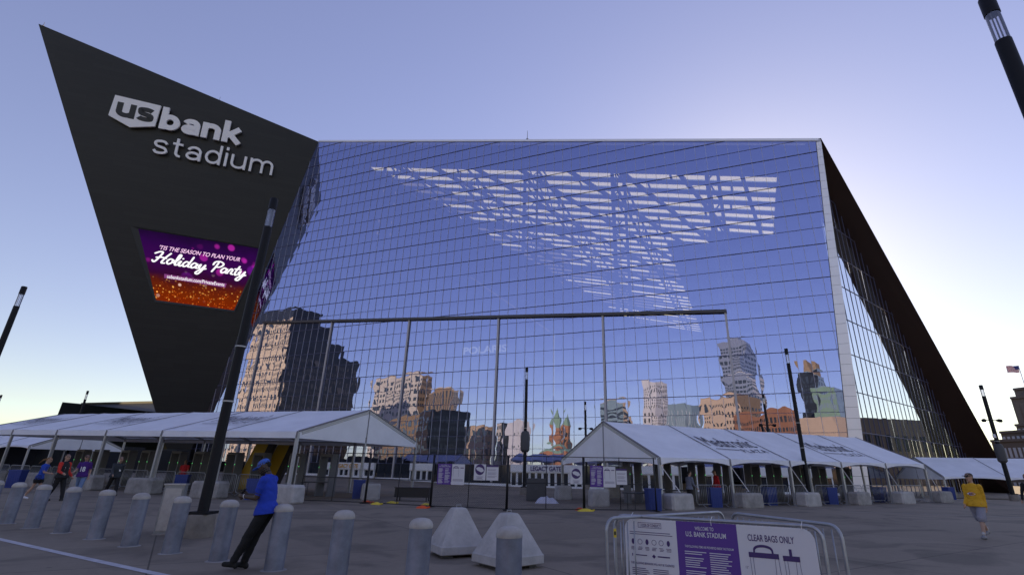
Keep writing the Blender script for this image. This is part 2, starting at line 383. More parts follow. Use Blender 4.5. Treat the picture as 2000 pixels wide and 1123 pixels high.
for i, (ar, full, s0, s1, z0, z1, pl) in enumerate(cells):
    k = random.randrange(len(PM))
    if i < 300 and full:
        o = link('pane', PM[k], gw)
        o.matrix_basis = Matrix.Translation(fac(s0, z0)) @ Rf @ Matrix.Diagonal((s1 - s0, 1, z1 - z0, 1))
    elif full:
        MM = Matrix.Translation(fac(s0, z0)) @ Rf @ Matrix.Diagonal((s1 - s0, 1, z1 - z0, 1))
        rest.add([MM @ v.co for v in PM[k].vertices], [tuple(p.vertices) for p in PM[k].polygons])
    else:
        rest.add([fac(s, z, random.uniform(-.001, .001)) for s, z in pl], [tuple(range(len(pl)))])
tag(rest.build('pane', M['glass'], gw, True), 'remaining panes of the glass front', kind='stuff')
# mullions
for c in range(n_cols + 1):
    s = smin + c * DS
    pl = clip_shape([(s - .03, 2.35), (s + .03, 2.35), (s + .03, 75), (s - .03, 75)])
    if not pl: continue
    z0 = min(p[1] for p in pl); z1 = max(p[1] for p in pl)
    if z1 - z0 < .5: continue
    mb = MB(); mb.obox(fac(s - .022, z0, .01), FU * .044, FN * .045, (0, 0, z1 - z0)); mb.build('mullion', M['mull'], gw)
for z in ZB:
    bold = z in BOLD
    h = .08 if bold else .045
    pl = clip_shape([(-80, z - .02), (60, z - .02), (60, z + .02), (-80, z + .02)])
    if not pl: continue
    a0 = min(p[0] for p in pl); a1 = max(p[0] for p in pl)
    mb = MB(); mb.obox(fac(a0, z - h / 2, .008), FU * (a1 - a0), FN * (.07 if bold else .045), (0, 0, h)); mb.build('transom', M['mull_dark'], gw)
mb = MB(); a = SL0[0]; b = 42.7
mb.obox(fac(a, top_z(a) - .1, .12), fac(b, top_z(b) - .1, .12) - fac(a, top_z(a) - .1, .12), FN * -.9, (0, 0, .42)); mb.build('coping', M['clad'], gw)
# giant pivot doors: posts and sloping head beam
dh = lambda s: 21.73 + (26.85 - s) * .0684
for k in range(6):
    s = S0 + 16.92 * k
    mb = MB(); mb.obox(fac(s - .14, -.8, .05), FU * .28, FN * .22, (0, 0, dh(s) + .8)); o = mb.build('door_post', M['post'], gw)
mb = MB(); mb.obox(fac(S0 - .19, dh(S0), .04), fac(S0 + 16.92 * 5 + .19, dh(S0 + 84.6), .04) - fac(S0 - .19, dh(S0), .04), FN * .45, (0, 0, .42)); mb.build('door_beam', M['beam'], gw)

# pale corner cladding
cc = empty('corner_cladding'); cc.parent = stadium; cc.matrix_parent_inverse = inv; tag(cc, 'pale panelled strip at the corner of the glass front')
z = -.9; k = 0
while z < 45.3:
    z1 = min(z + 1.25, 45.5)
    e = .016
    pts = [fac(right_s(z + e) + .06, z + e, .10), fac(strip_s(z + e) + .02, z + e, .10), fac(strip_s(z1 - e) + .02, z1 - e, .10), fac(right_s(z1 - e) + .06, z1 - e, .10)]
    MB().slab(pts, FN * (.05 + .006 * random.random())).build('cladding_panel', M['clad'], cc); z = z1
MB().slab([fac(right_s(-.9) + .03, -.9, .02), fac(strip_s(-.9), -.9, .02), fac(strip_s(45.5), 45.5, .02), fac(right_s(45.5) + .03, 45.5, .02)], FN * .075).build('backing', M['mgrey'], cc)

# side wall: glass triangle under a deep brown eave
AZ = R(50); SD = Vector((math.sin(AZ), math.cos(AZ), 0)); SN = Vector((math.cos(AZ), -math.sin(AZ), 0))
SC = fac(40.3, 0); SC.z = 0
def sdw(k, z, off=0.): return SC + SD * k + SN * off + Vector((0, 0, z))
def sk(px, py):
    p = on_plane(px, py, SC, SN); return (p - SC).dot(SD), p.z
tA = (2.0, 45.4); tB = sk(1890, 895)
def side_left(z): return (z - 5.4) / (45.55 - 5.4) * 2.37 * .95     # follows the leaning strip
def side_top(k): return tA[1] + (k - tA[0]) * (tB[1] - tA[1]) / (tB[0] - tA[0])
swall = empty('side_glass_wall'); swall.parent = stadium; swall.matrix_parent_inverse = inv; tag(swall, 'tall side wall of narrow glass panes tapering to the ground')
spoly = [(side_left(-.9), -.9), (tB[0] + 5.8, -.9), (tB[0], tB[1]), tA]
def clip_gen(pl, shp):
    for i in range(len(shp)):
        p, q = shp[i], shp[(i + 1) % len(shp)]; nx, nz = (q[1] - p[1]), -(q[0] - p[0])
        pl = clip(pl, nx, nz, nx * p[0] + nz * p[1])
        if len(pl) < 3: return []
    return pl
SZ = [-.9, 6.3, 10.95, 15.6, 20.25, 24.9, 29.55, 34.2, 38.85, 43.5, 48]
SDS = 1.62
for c in range(40):
    for r in range(len(SZ) - 1):
        k0, k1 = c * SDS, (c + 1) * SDS
        pl = clip_gen([(k0, SZ[r]), (k1, SZ[r]), (k1, SZ[r + 1]), (k0, SZ[r + 1])], spoly)
        if not pl: continue
        j = [random.uniform(-.002, .002) for _ in range(3)]
        MB().add([sdw(k, z, j[0] + j[1] * (k - k0) + j[2] * (z - SZ[r])) for k, z in pl], [tuple(range(len(pl)))]).build('pane', M['side_glass'], swall)
    pl = clip_gen([(c * SDS - .02, -.9), (c * SDS + .02, -.9), (c * SDS + .02, 50), (c * SDS - .02, 50)], spoly)
    if pl:
        z0 = min(p[1] for p in pl); z1 = max(p[1] for p in pl)
        mb = MB(); mb.obox(sdw(c * SDS - .025, z0, .01), SD * .05, SN * .04, (0, 0, z1 - z0)); mb.build('mullion', M['mull_dark'], swall)
for z in SZ[1:-1]:
    pl = clip_gen([(-5, z - .02), (80, z - .02), (80, z + .02), (-5, z + .02)], spoly)
    if pl:
        a0 = min(p[0] for p in pl); a1 = max(p[0] for p in pl)
        mb = MB(); mb.obox(sdw(a0, z - .04, .012), SD * (a1 - a0), SN * .05, (0, 0, .08)); mb.build('transom', M['mull_dark'], swall)
# eave: soffit from wall top to the outer roof edge, and its roof upstand
oA = fac(42.75, 45.75, .3); qo = tB[0] + 5; 
oB = at_plan(1950, 896, sdw(tB[0], 0, 3.9))
iA = sdw(tA[0] - 1.2, tA[1] + .3, -.15); iB = sdw(tB[0] + .4, tB[1] - .2, -.15)
iB2 = sdw(tB[0] + 6, -.9, -.15); oB2 = oB + (oB - oA) * .07; oB2.z = -.9
mb = MB(); mb.slab([oA, oB, iB, iA], Vector((-.5, .7, .15))); mb.slab([oB, oB2, iB2, iB], Vector((-.4, .6, .4)))
spart(mb, 'eave', M['soffit'])

# the black prow
pA = fac(*SL0, .02); pB = fac(left_s(-.9), -.9, .02)
pT = atz(75, 47, 80.)
PN = (pB - pA).cross(pT - pA).normalized()
if PN.dot(CAM - pA) < 0: PN = -PN
pD = on_plane(305, 808, pA, PN); pk = on_plane(139, 262, pA, PN)
t = (pD.z + .9) / (pk.z - pD.z); pD2 = pD + (pD - pk) * t
back = Vector((26, 74, -6))
front = [pT, pk, pD2, pB, pA]
mb = MB(); bk = [p + back for p in front]
for p in bk: p.z = max(p.z, -.9)
bk[0].z = 70; bk[4].z = 68.
n5 = 5
mb.add(front + bk, [tuple(range(5)), tuple(range(5, 10))[::-1]] + [(i, (i + 1) % 5, 5 + (i + 1) % 5, 5 + i) for i in range(5)])
prow = spart(mb, 'prow', M['zinc']); tag(prow, 'black metal clad prow with a sharp raised tip')
def prow_mat():
    mt = bpy.data.materials.new('prow_zinc'); mt.use_nodes = True; t = mt.node_tree; b = t.nodes['Principled BSDF']; L = t.links.new
    g = t.nodes.new('ShaderNodeNewGeometry'); sx = t.nodes.new('ShaderNodeSeparateXYZ'); cx = t.nodes.new('ShaderNodeCombineXYZ'); L(g.outputs['Position'], sx.inputs[0]); L(sx.outputs['X'], cx.inputs['X']); L(sx.outputs['Z'], cx.inputs['Y'])
    br = t.nodes.new('ShaderNodeTexBrick'); br.inputs['Scale'].default_value = 1; br.inputs['Brick Width'].default_value = 5.5; br.inputs['Row Height'].default_value = .85; br.inputs['Mortar Size'].default_value = .02; br.inputs['Color1'].default_value = (.0105, .0102, .0112, 1); br.inputs['Color2'].default_value = (.0150, .0145, .0155, 1); br.inputs['Mortar'].default_value = (.006, .006, .007, 1); L(cx.outputs[0], br.inputs['Vector'])
    L(br.outputs['Color'], b.inputs['Base Color']); b.inputs['Roughness'].default_value = .5; b.inputs['Specular IOR Level'].default_value = .4
    n = t.nodes.new('ShaderNodeTexNoise'); n.inputs['Scale'].default_value = .4; L(g.outputs['Position'], n.inputs['Vector']); bp_ = t.nodes.new('ShaderNodeBump'); bp_.inputs['Strength'].default_value = .15; bp_.inputs['Distance'].default_value = .2; L(n.outputs['Fac'], bp_.inputs['Height']); L(bp_.outputs[0], b.inputs['Normal'])
    return mt
prow.data.materials[0] = prow_mat()
PX = PN.cross(Vector((0, 0, 1))).normalized()
if PX.x < 0: PX = -PX
PY = PX.cross(PN); PY = PY if PY.z > 0 else -PY
PF = Frame(pA, PX, PY, PN)
def pf(px, py): return PF.ab(on_plane(px, py, pA, PN))
# roof, shell and film strips seen through the glass
roof_h = lambda s: top_z(s) - .35
def rf(s, b, dz=0.): return fac(s, roof_h(s) + dz, -b)
PITCHB = 3.6
def lim(b):            # film field limits along the wall for depth b
    l = -50.5 + .31 * b; r = (37.6 if b < 33 else 25 if b < 42 else 15.5)
    return l, r
mb = MB(); film = []
bprev = .9; b = 10.2; k = 0
SR = lambda b: min(46., 40.4 + .47 * b)
while b < 132:
    l, r = lim(b); wd = PITCHB * .58
    mb.slab([rf(-66, bprev), rf(SR(bprev), bprev), rf(SR(b), b), rf(-66, b)], (0, 0, .3))
    mb.slab([rf(-66, b), rf(l, b), rf(l, b + wd), rf(-66, b + wd)], (0, 0, .3))
    mb.slab([rf(r, b), rf(SR(b), b), rf(SR(b + wd), b + wd), rf(r, b + wd)], (0, 0, .3))
    x_ = l + random.uniform(0, 3); mb.slab([rf(l - .1, b, .14), rf(x_ + .1, b, .14), rf(x_ + .1, b + wd, .14), rf(l - .1, b + wd, .14)], (0, 0, .1))
    while x_ < r - .5:
        x2 = min(r, x_ + random.uniform(7, 20)); q = (x_ - l) / 40.
        c0 = .05 + .12 * random.random(); c1 = wd - (.02 + .15 * random.random())
        kind = 1 if random.random() > min(.97, .38 + 1.3 * q) or b > 62 and random.random() < .45 else 0
        if random.random() < (.035 if kind == 0 else .12): kind = 2
        film.append((MB().slab([rf(x_, b + c0, .1), rf(x2, b + c0, .1), rf(x2, b + c1, .1), rf(x_, b + c1, .1)], (0, 0, .02)), kind))
        mb.slab([rf(x_ - .1, b, .12), rf(x2 + .3, b, .12), rf(x2 + .3, b + c0, .12), rf(x_ - .1, b + c0, .12)], (0, 0, .1)); mb.slab([rf(x_ - .1, b + c1, .12), rf(x2 + .3, b + c1, .12), rf(x2 + .3, b + wd, .12), rf(x_ - .1, b + wd, .12)], (0, 0, .1))
        mb.slab([rf(x2 - .1, b, .14), rf(x2 + .3, b, .14), rf(x2 + .3, b + wd, .14), rf(x2 - .1, b + wd, .14)], (0, 0, .1)); x_ = x2 + .18
    bprev = b + wd; b += PITCHB
mb.slab([rf(-66, bprev), rf(46, bprev), rf(46, 190), rf(-66, 190)], (0, 0, .3))
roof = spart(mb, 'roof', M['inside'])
for fm, kind in film:
    o = fm.build('roof_film_strip', (M['film'], M['film2'], M['inside'])[kind], roof); o.matrix_parent_inverse = Matrix.Identity(4)
mb = MB()
mb.obox(fac(-66, -1, -190), FU * 112, FN * -.5, (0, 0, 75)); mb.obox(fac(-66.5, -1, -190), FU * .4, FN * 189, (0, 0, 73))
mb.slab([fac(44, -1, -14), fac(44, -1, -190), fac(44, 45.0, -190), fac(44, 45.0, -14)], FU * .4)
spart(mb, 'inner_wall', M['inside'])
mb = MB()   # seating tiers: dark stepped mass
for i in range(14):
    mb.obox(fac(-60 + i * 0, 0, -60 - i * 7), FU * 104, FN * -7, (0, 0, 4 + i * 2.2))
for i in range(8):
    mb.obox(fac(30 + i * 2, 0, -14), FU * 2, FN * -100, (0, 0, 12 + i * 2.6))
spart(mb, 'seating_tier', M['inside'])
# trusses under the roof, running into the depth, and columns behind the glass
for s in (-36, -20, -4, 12, 27):
    mb = MB(); top = lambda b: fac(s, roof_h(s) - .4, -b); bot = lambda b: fac(s, roof_h(s) - 5.2, -b)
    mb.bar(top(3), top(135), .35); mb.bar(bot(3), bot(135), .42)
    b = 3
    while b < 130: mb.bar(top(b), bot(b + 5), .2); mb.bar(bot(b + 5), top(b + 10), .2); b += 10
    spart(mb, 'roof_truss', M['truss'])
for s in (-36, -4, 12, 27):
    mb = MB(); z1 = roof_h(s) - .5
    mb.bar(fac(s, 0, -3), fac(s, z1, -3), .55); mb.bar(fac(s + 1.6, 0, -5), fac(s + 1.6, z1, -5), .4)
    z = 2
    while z < z1 - 4: mb.bar(fac(s, z, -3), fac(s + 1.6, z + 3, -5), .2); mb.bar(fac(s + 1.6, z + 3, -5), fac(s, z + 6, -3), .2); z += 6
    spart(mb, 'column', M['truss'])
mb = MB()
for q in range(9):     # long diagonal wind braces in the roof plane
    s0 = -48 + q * 10
    mb.bar(fac(s0, roof_h(s0) - 1.2, -6), fac(min(s0 + 34, 40), roof_h(min(s0 + 34, 40)) - 1.2, -70), .6)
spart(mb, 'roof_brace', M['truss'])
# antennas
def antenna(P, h, label, rad=.05):
    e = empty('lightning_rod', P, label, 'antenna')
    MB().tube([(0, 0, 0), (0, 0, h)], [rad, rad * .5], 6).build('mast', M['mgrey'], e); MB().box((0, 0, .1), (.4, .4, .2)).build('foot', M['mgrey'], e)
antenna(fac(-2.6, top_z(-2.6) + .45, -.3), 2.0, 'thin rod on the roof edge above the middle of the glass front', .06)
antenna(pT + Vector((.6, .4, -.3)), 1.1, 'small rod on the sharp tip of the black prow')
antenna(on_plane(422, 193, pA, PN) + Vector((.2, .8, -.2)), 1.3, 'small rod halfway along the sloping top of the prow')

IP = fac(0, 0, -9.); q0 = on_plane(905, 692, IP, FN); q1 = on_plane(990, 686, IP, FN)
e = empty('indoor_sign', q0, 'faint white POLARIS lettering seen through the glass front', 'sign'); fr_ = Frame(q0, FU, (0, 0, 1), FN); mb = MB()
text_on(mb, fr_, 'POLARIS', 0, (q1 - q0).dot(FU), 0, 1.25, 0, bold=.02, extrude=.1); o = mb.build('lettering', emis('sign_own_glow', (.8, .85, 1), .22), e); o.matrix_parent_inverse = Matrix.Translation(-q0)  # letters given their own glow to show in the unlit interior
o = MB().bar(q0 - Vector((0, 0, .25)) - FN * .15, q0 + FU * (q1 - q0).dot(FU) - Vector((0, 0, .25)) - FN * .15, .12).build('rail', M['truss'], e); o.matrix_parent_inverse = Matrix.Translation(-q0)
# entrances along the base of the glass
def door_bank(px0, px1, label, sign=None, col=None, n=None):
    s0 = fs(px0, 930)[0]; s1 = fs(px1, 930)[0]
    e = empty('entrance', fac((s0 + s1) / 2, gz(*fac((s0 + s1) / 2, 0).xy)), label, 'entrance', 'door banks along the glass front')
    iv = Matrix.Translation(-Vector(e.location)); zb = e.location.z
    def add(mb, nm, mt):
        o = mb.build(nm, mt, e); o.matrix_parent_inverse = iv; return o
    add(MB().obox(fac(s0, 1.45, .15), FU * (s1 - s0), FN * .5, (0, 0, .95)), 'header', M['white'])
    n = n or max(2, int((s1 - s0) / .95)); w_ = (s1 - s0) / n
    for i in range(n):
        a0 = s0 + i * w_
        fr = MB(); fr.obox(fac(a0 + .01, zb - .1, .2), FU * .13, FN * .3, (0, 0, 1.55 - zb)); fr.obox(fac(a0 + w_ - .14, zb - .1, .2), FU * .13, FN * .3, (0, 0, 1.55 - zb)); fr.obox(fac(a0 + .14, zb - .1, .21), FU * (w_ - .28), FN * .28, (0, 0, .35)); fr.obox(fac(a0 + .14, 1.33, .21), FU * (w_ - .28), FN * .28, (0, 0, .12))
        o = add(fr, 'door', M['white'])
        g = MB().obox(fac(a0 + .14, zb + .25, .3), FU * (w_ - .28), FN * .03, (0, 0, 1.08 - zb)).build('door_pane', M['doorglass'], o); g.matrix_parent_inverse = Matrix.Identity(4)
    if sign:
        mb = MB(); fr_ = Frame(fac(0, 0, .66), FU, (0, 0, 1), FN); text_on(mb, fr_, sign[0], fs(sign[1], 915)[0], fs(sign[2], 915)[0], 1.62, 2.22, .01, bold=.02, extrude=.05)
        add(mb, 'lettering', sign[3])
    return e
door_bank(1000, 1140, 'white framed doors below dark LEGACY GATE lettering beside the centre lamp post', ('LEGACY GATE', 1040, 1099, M['ink']))
door_bank(636, 733, 'white framed doors with amber gate lettering seen under the left tent gable', ('LEGACY GATE', 660, 704, mat('amber_letters', (.62, .33, .06), .5)))
door_bank(803, 848, 'short bank of white doors between left tent and purple banner')
door_bank(1238, 1332, 'white framed doors behind the chain link fence and first bay of right tent')
door_bank(1345, 1425, 'white framed doors behind the person in red')
door_bank(1478, 1540, 'white framed doors seen through the second bay of right tent')
door_bank(1580, 1625, 'white framed door pair seen right of the lamp post in right tent')
# white sill under the rest of the glass
for i, (p0, p1) in enumerate(((500, 634), (735, 801), (850, 998), (1142, 1236), (1626, 1660))):
    s0 = fs(p0, 930)[0]; s1 = fs(p1, 930)[0]; z0 = gz(*fac((s0 + s1) / 2, 0).xy)
    spart(MB().obox(fac(s0 + .05, z0 - .2, .06), FU * (s1 - s0 - .1), FN * .25, (0, 0, .45)), 'sill', M['white'])
    c0 = s0
    while c0 < s1 - .3:
        c1 = min(c0 + DS, s1)
        spart(MB().obox(fac(c0 + .04, z0 + .27, 0), FU * (c1 - c0 - .08), FN * .02, (0, 0, 2.05 - z0)), 'base_pane', M['doorglass']); c0 = c1

# ================================================================== SIGN AND SCREEN ON THE PROW
sign = empty('wall_sign', PF.p(*pf(228, 250)), 'pale raised us bank stadium lettering on the black prow', 'sign')
siv = Matrix.Translation(-Vector(sign.location))
def sgn(mb, name, m_, parent=sign):
    o = mb.build(name, m_, parent); o.matrix_parent_inverse = siv if parent is sign else Matrix.Identity(4); return o
sh = [pf(228.5, 190), pf(317, 211), pf(304.6, 251), pf(256.5, 252.5), pf(215, 229)]
plate = sgn(MB().slab([PF.p(a, b, .45) for a, b in sh], PF.n * .45), 'shield_plate', M['sign'])
def box_on(px_bl, px_br, px_top):
    a = pf(*px_bl); b = pf(*px_br); c = pf(*px_top); return a[0], b[0], (a[1] + b[1]) / 2, c[1]
def arc_(cx, cy, rx, ry, a0, a1, n=14): return [(cx + rx * math.cos(R(a0 + (a1 - a0) * i / n)), cy + ry * math.sin(R(a0 + (a1 - a0) * i / n))) for i in range(n + 1)]
def glyph(ch, t):
    """strokes of a plain sans letter, x-height 1, stroke width t: (width, [polylines])"""
    h = t / 2; w_ = .98
    if ch == 'b': return w_, [[(h, 0), (h, 1.42)], arc_(w_ / 2, .5, w_ / 2 - h, .5 - h, 0, 360, 24)]
    if ch == 'd': return w_, [[(w_ - h, 0), (w_ - h, 1.42)], arc_(w_ / 2, .5, w_ / 2 - h, .5 - h, 0, 360, 24)]
    if ch == 'a': return .92, [arc_(.47, .62, .45 - h, .38 - h, 165, 0, 12) + [(.92 - h, .6), (.92 - h, 0)], arc_(.44, .30, .44 - h, .30 - h * .9, 0, 360, 20)]
    if ch == 'n': return w_, [[(h, 0), (h, 1)], [(h, .5)] + arc_(w_ / 2, .6, w_ / 2 - h, .4 - h, 180, 0) + [(w_ - h, 0)]]
    if ch == 'u': return w_, [[(w_ - h, 0), (w_ - h, 1)], [(h, 1)] + arc_(w_ / 2, .4, w_ / 2 - h, .4 - h, 180, 360) + [(w_ - h, .5)]]
    if ch == 'm': return 1.55, [[(h, 0), (h, 1)], [(h, .5)] + arc_(.41 + h / 2, .6, .41 - h / 2, .4 - h, 180, 0) + [(.82, 0)], [(.82, .5)] + arc_(1.185 - h / 2, .6, .365 - h / 2, .4 - h, 180, 0) + [(1.55 - h, 0)]]
    if ch == 'k': return 1.0, [[(h, 0), (h, 1.42)], [(h, .34), (.94 - h * .5, 1.0)], [(.36, .58), (1.0 - h * .5, 0)]]
    if ch == 'i': return t, [[(h, 0), (h, 1)], [(h, 1.2), (h, 1.42)]]
    if ch == 't': return .62, [[(.26, 1.32), (.26, .3)] + arc_(.26 + .26, .3, .26, .3 - h, 180, 275, 8), [(0, 1 - h), (.6, 1 - h)]]
    if ch == 's': return .86, [smooth([(.80 - h * .4, .76), (.62, .97 - h), (.42, 1 - h), (.16 , .93 - h * .8), (h, .73), (.2, .56), (.43, .5), (.68, .43), (.86 - h, .26), (.68, .07 + h * .8), (.43, h), (.2, .03 + h), (.04 + h * .4, .25)], 4)]
def smooth(pts, n=5):
    P = [pts[0]] + list(pts) + [pts[-1]]; out = []
    for i in range(1, len(P) - 2):
        for k in range(n):
            t = k / n; c = []
            for d in (0, 1):
                p0, p1, p2, p3 = P[i - 1][d], P[i][d], P[i + 1][d], P[i + 2][d]
                c.append(.5 * (2 * p1 + (p2 - p0) * t + (2 * p0 - 5 * p1 + 4 * p2 - p3) * t * t + (3 * p1 - p0 - 3 * p2 + p3) * t ** 3))
            out.append(tuple(c))
    return out + [pts[-1]]
def letters(txt, x0, x1, y0, y1, t, m_, o0, o1, gap, tall, name='letter', lean=0.):
    """each letter its own raised mesh; y1 is the height of the tallest glyph (tall x-heights)"""
    gs = [glyph(c, t) for c in txt]; tot = sum(g[0] for g in gs) + gap * (len(txt) - 1); kx = (x1 - x0) / tot; ky = (y1 - y0) / tall; x = x0
    for wd, strokes in gs:
        mb = MB()
        for si, ln in enumerate(strokes):
            e1 = o1 + .012 * si
            Q = [Vector(p) for p in ln]; N = len(Q); L0, L1 = [], []
            closed = (Q[0] - Q[-1]).length < 1e-4
            for i, q in enumerate(Q):
                a_ = Q[i - 1] if i > 0 else (Q[-2] if closed else Q[0]); b_ = Q[i + 1] if i < N - 1 else (Q[1] if closed else Q[-1])
                d_ = (b_ - a_).normalized(); n_ = Vector((-d_.y, d_.x)) * t / 2; L0.append(q + n_); L1.append(q - n_)
            P3 = lambda v, o: PF.p(x + (v.x) * kx + lean * v.y * ky, y0 + v.y * ky, o)
            vs = []
            for a_, b_ in zip(L0, L1): vs += [P3(a_, e1), P3(b_, e1), P3(a_, o0), P3(b_, o0)]
            fs_ = []
            for i in range(N - 1):
                k_ = 4 * i; fs_ += [(k_, k_ + 1, k_ + 5, k_ + 4), (k_, k_ + 4, k_ + 6, k_ + 2), (k_ + 1, k_ + 3, k_ + 7, k_ + 5)]
            fs_ += [(0, 2, 3, 1), (4 * N - 4, 4 * N - 3, 4 * N - 1, 4 * N - 2)]
            mb.add(vs, fs_)
        sgn(mb, name, m_); x += (wd + gap) * kx
ux, uy = pf(222, 228); vx, vy = pf(303, 248); ut = pf(233, 202)[1]
letters('us', ux + .4, vx - .3, (uy + vy) / 2 + .1, (uy + vy) / 2 + .1 + (ut - uy), .31, M['black'], .6, .93, .1, 1.0, 'shield_letter')
x0, yb = pf(312, 252); x1, y2 = pf(469, 288); yt = pf(325, 213)[1]
letters('bank', x0, x1, (yb + y2) / 2, yt, .31, M['sign'], .4, .9, .10, 1.42)
x0, yb = pf(299, 299); x1, y2 = pf(531, 347); yt = pf(407, 283)[1]
letters('stadium', x0, x1, (yb + y2) / 2, yt, .155, M['sign'], .4, .85, .24, 1.42)

def screen_mat():
    mt = bpy.data.materials.new('led_screen'); mt.use_nodes = True; t = mt.node_tree; t.nodes.clear(); L = t.links.new
    o = t.nodes.new('ShaderNodeOutputMaterial'); e = t.nodes.new('ShaderNodeEmission'); L(e.outputs[0], o.inputs[0])
    tc = t.nodes.new('ShaderNodeTexCoord'); mp = t.nodes.new('ShaderNodeMapping'); mp.inputs['Scale'].default_value = (1.7, 1, 1); L(tc.outputs['UV'], mp.inputs[0])
    sep = t.nodes.new('ShaderNodeSeparateXYZ'); L(tc.outputs['UV'], sep.inputs[0])
    cr = t.nodes.new('ShaderNodeValToRGB'); r = cr.color_ramp; r.elements[0].position = 0; r.elements[0].color = (.22, .018, .002, 1); r.elements[1].position = 1; r.elements[1].color = (.015, .003, .035, 1)
    for p, c in ((.14, (.20, .022, .002)), (.28, (.11, .012, .006)), (.40, (.04, .004, .035)), (.62, (.045, .003, .085)), (.85, (.03, .003, .07))):
        q = r.elements.new(p); q.color = (*c, 1)
    nz = t.nodes.new('ShaderNodeTexNoise'); nz.inputs['Scale'].default_value = 5; nz.inputs['Detail'].default_value = 4; L(mp.outputs[0], nz.inputs['Vector'])
    ma = t.nodes.new('ShaderNodeMath'); ma.operation = 'MULTIPLY_ADD'; ma.inputs[1].default_value = .22; ma.inputs[2].default_value = -.11; L(nz.outputs['Fac'], ma.inputs[0])
    ad = t.nodes.new('ShaderNodeMath'); ad.operation = 'ADD'; L(sep.outputs['Y'], ad.inputs[0]); L(ma.outputs[0], ad.inputs[1]); L(ad.outputs[0], cr.inputs[0])
    def bokeh(scale, rad, col, lo, hi, keep):
        v = t.nodes.new('ShaderNodeTexVoronoi'); v.inputs['Scale'].default_value = scale; L(mp.outputs[0], v.inputs['Vector'])
        lt = t.nodes.new('ShaderNodeMapRange'); lt.inputs['From Min'].default_value = rad; lt.inputs['From Max'].default_value = rad * .75; lt.clamp = True; L(v.outputs['Distance'], lt.inputs['Value'])
        sp = t.nodes.new('ShaderNodeSeparateColor'); L(v.outputs['Color'], sp.inputs[0])
        th = t.nodes.new('ShaderNodeMapRange'); th.inputs['From Min'].default_value = keep; th.inputs['From Max'].default_value = 1; L(sp.outputs[0], th.inputs['Value'])
        band = t.nodes.new('ShaderNodeMapRange'); band.inputs['From Min'].default_value = lo; band.inputs['From Max'].default_value = hi; L(sep.outputs['Y'], band.inputs['Value'])
        m1 = t.nodes.new('ShaderNodeMath'); m1.operation = 'MULTIPLY'; L(lt.outputs[0], m1.inputs[0]); L(th.outputs[0], m1.inputs[1])
        m2 = t.nodes.new('ShaderNodeMath'); m2.operation = 'MULTIPLY'; L(m1.outputs[0], m2.inputs[0]); L(band.outputs[0], m2.inputs[1])
        sc_ = t.nodes.new('ShaderNodeVectorMath'); sc_.operation = 'SCALE'; sc_.inputs[0].default_value = col; L(m2.outputs[0], sc_.inputs['Scale']); return sc_
    acc = cr.outputs[0]
    for args in ((5.5, .36, (.50, .02, .36), .42, .62, .45), (3.0, .30, (.20, .01, .34), .35, .6, .4), (24, .34, (1.0, .50, .10), .42, .2, .55), (44, .36, (.8, .16, .015), .36, .1, .45), (11, .3, (.7, .5, .4), .5, .3, .82)):
        s_ = bokeh(*args); va = t.nodes.new('ShaderNodeVectorMath'); va.operation = 'ADD'; L(acc, va.inputs[0]); L(s_.outputs[0], va.inputs[1]); acc = va.outputs[0]
    L(acc, e.inputs[0]); e.inputs[1].default_value = .75
    return mt
corners = [pf(305, 586), pf(457, 606), pf(512, 487), pf(270, 447)]
scr = empty('video_screen', PF.p(*corners[0]), 'glowing purple and orange video screen reading Holiday Party set into the prow', 'screen')
viv = Matrix.Translation(-Vector(scr.location))
def vp(mb, name, m_):
    o = mb.build(name, m_, scr); o.matrix_parent_inverse = viv; return o
mb = MB(); mb.poly([PF.p(a, b, .06) for a, b in corners]); o = vp(mb, 'display', screen_mat())
uv = o.data.uv_layers.new(name='UVMap')
for i, c in enumerate(((.14, 0), (.78, 0), (1, 1), (0, 1))): uv.data[i].uv = c
oc = [pf(302, 590), pf(458.5, 610), pf(516, 486), pf(255, 442)]
for i in range(4):
    a0, a1 = oc[i], oc[(i + 1) % 4]; b0, b1 = corners[i], corners[(i + 1) % 4]
    mb = MB(); mb.add([PF.p(*a0, .16), PF.p(*a1, .16), PF.p(*b1, .07), PF.p(*b0, .07)], [(0, 1, 2, 3)]); mb.add([PF.p(*a0, .16), PF.p(*a1, .16), PF.p(*a1, -.2), PF.p(*a0, -.2)], [(0, 1, 2, 3)])
    vp(mb, 'bezel', M['black'])
W1 = emis('screen_white', (1, .98, 1), .95); W2 = emis('screen_pink', (1, .62, .9), .9); BAND = emis('screen_band', (.22, .05, .20), .9)
def line_on(txt, pl, pr, ptop, m_, name, shear=0., bold=0.):
    a = PF.o + PF.x * pf(*pl)[0] + PF.y * pf(*pl)[1]; b = PF.o + PF.x * pf(*pr)[0] + PF.y * pf(*pr)[1]
    x = (b - a); W_ = x.length; fr = Frame(a, x, PF.n.cross(x)); h = (PF.p(*pf(*ptop)) - a).dot(fr.y)
    mb = MB(); text_on(mb, fr, txt, 0, W_, 0, h, .12, bold=bold, shear=shear); vp(mb, name, m_); return fr
line_on("'TIS THE SEASON TO PLAN YOUR", (311, 487), (468, 511), (310, 478.5), W2, 'headline', .25, .012)
mb = MB(); mb.poly([PF.p(*pf(321, 535), .09), PF.p(*pf(321, 543), .09), PF.p(*pf(440, 562), .09), PF.p(*pf(443, 554), .09)][::-1]); vp(mb, 'address_band', BAND)
line_on('usbankstadium.com/PrivateEvents', (326, 543), (438, 559.5), (326, 536), W1, 'web_address', 0, .006)
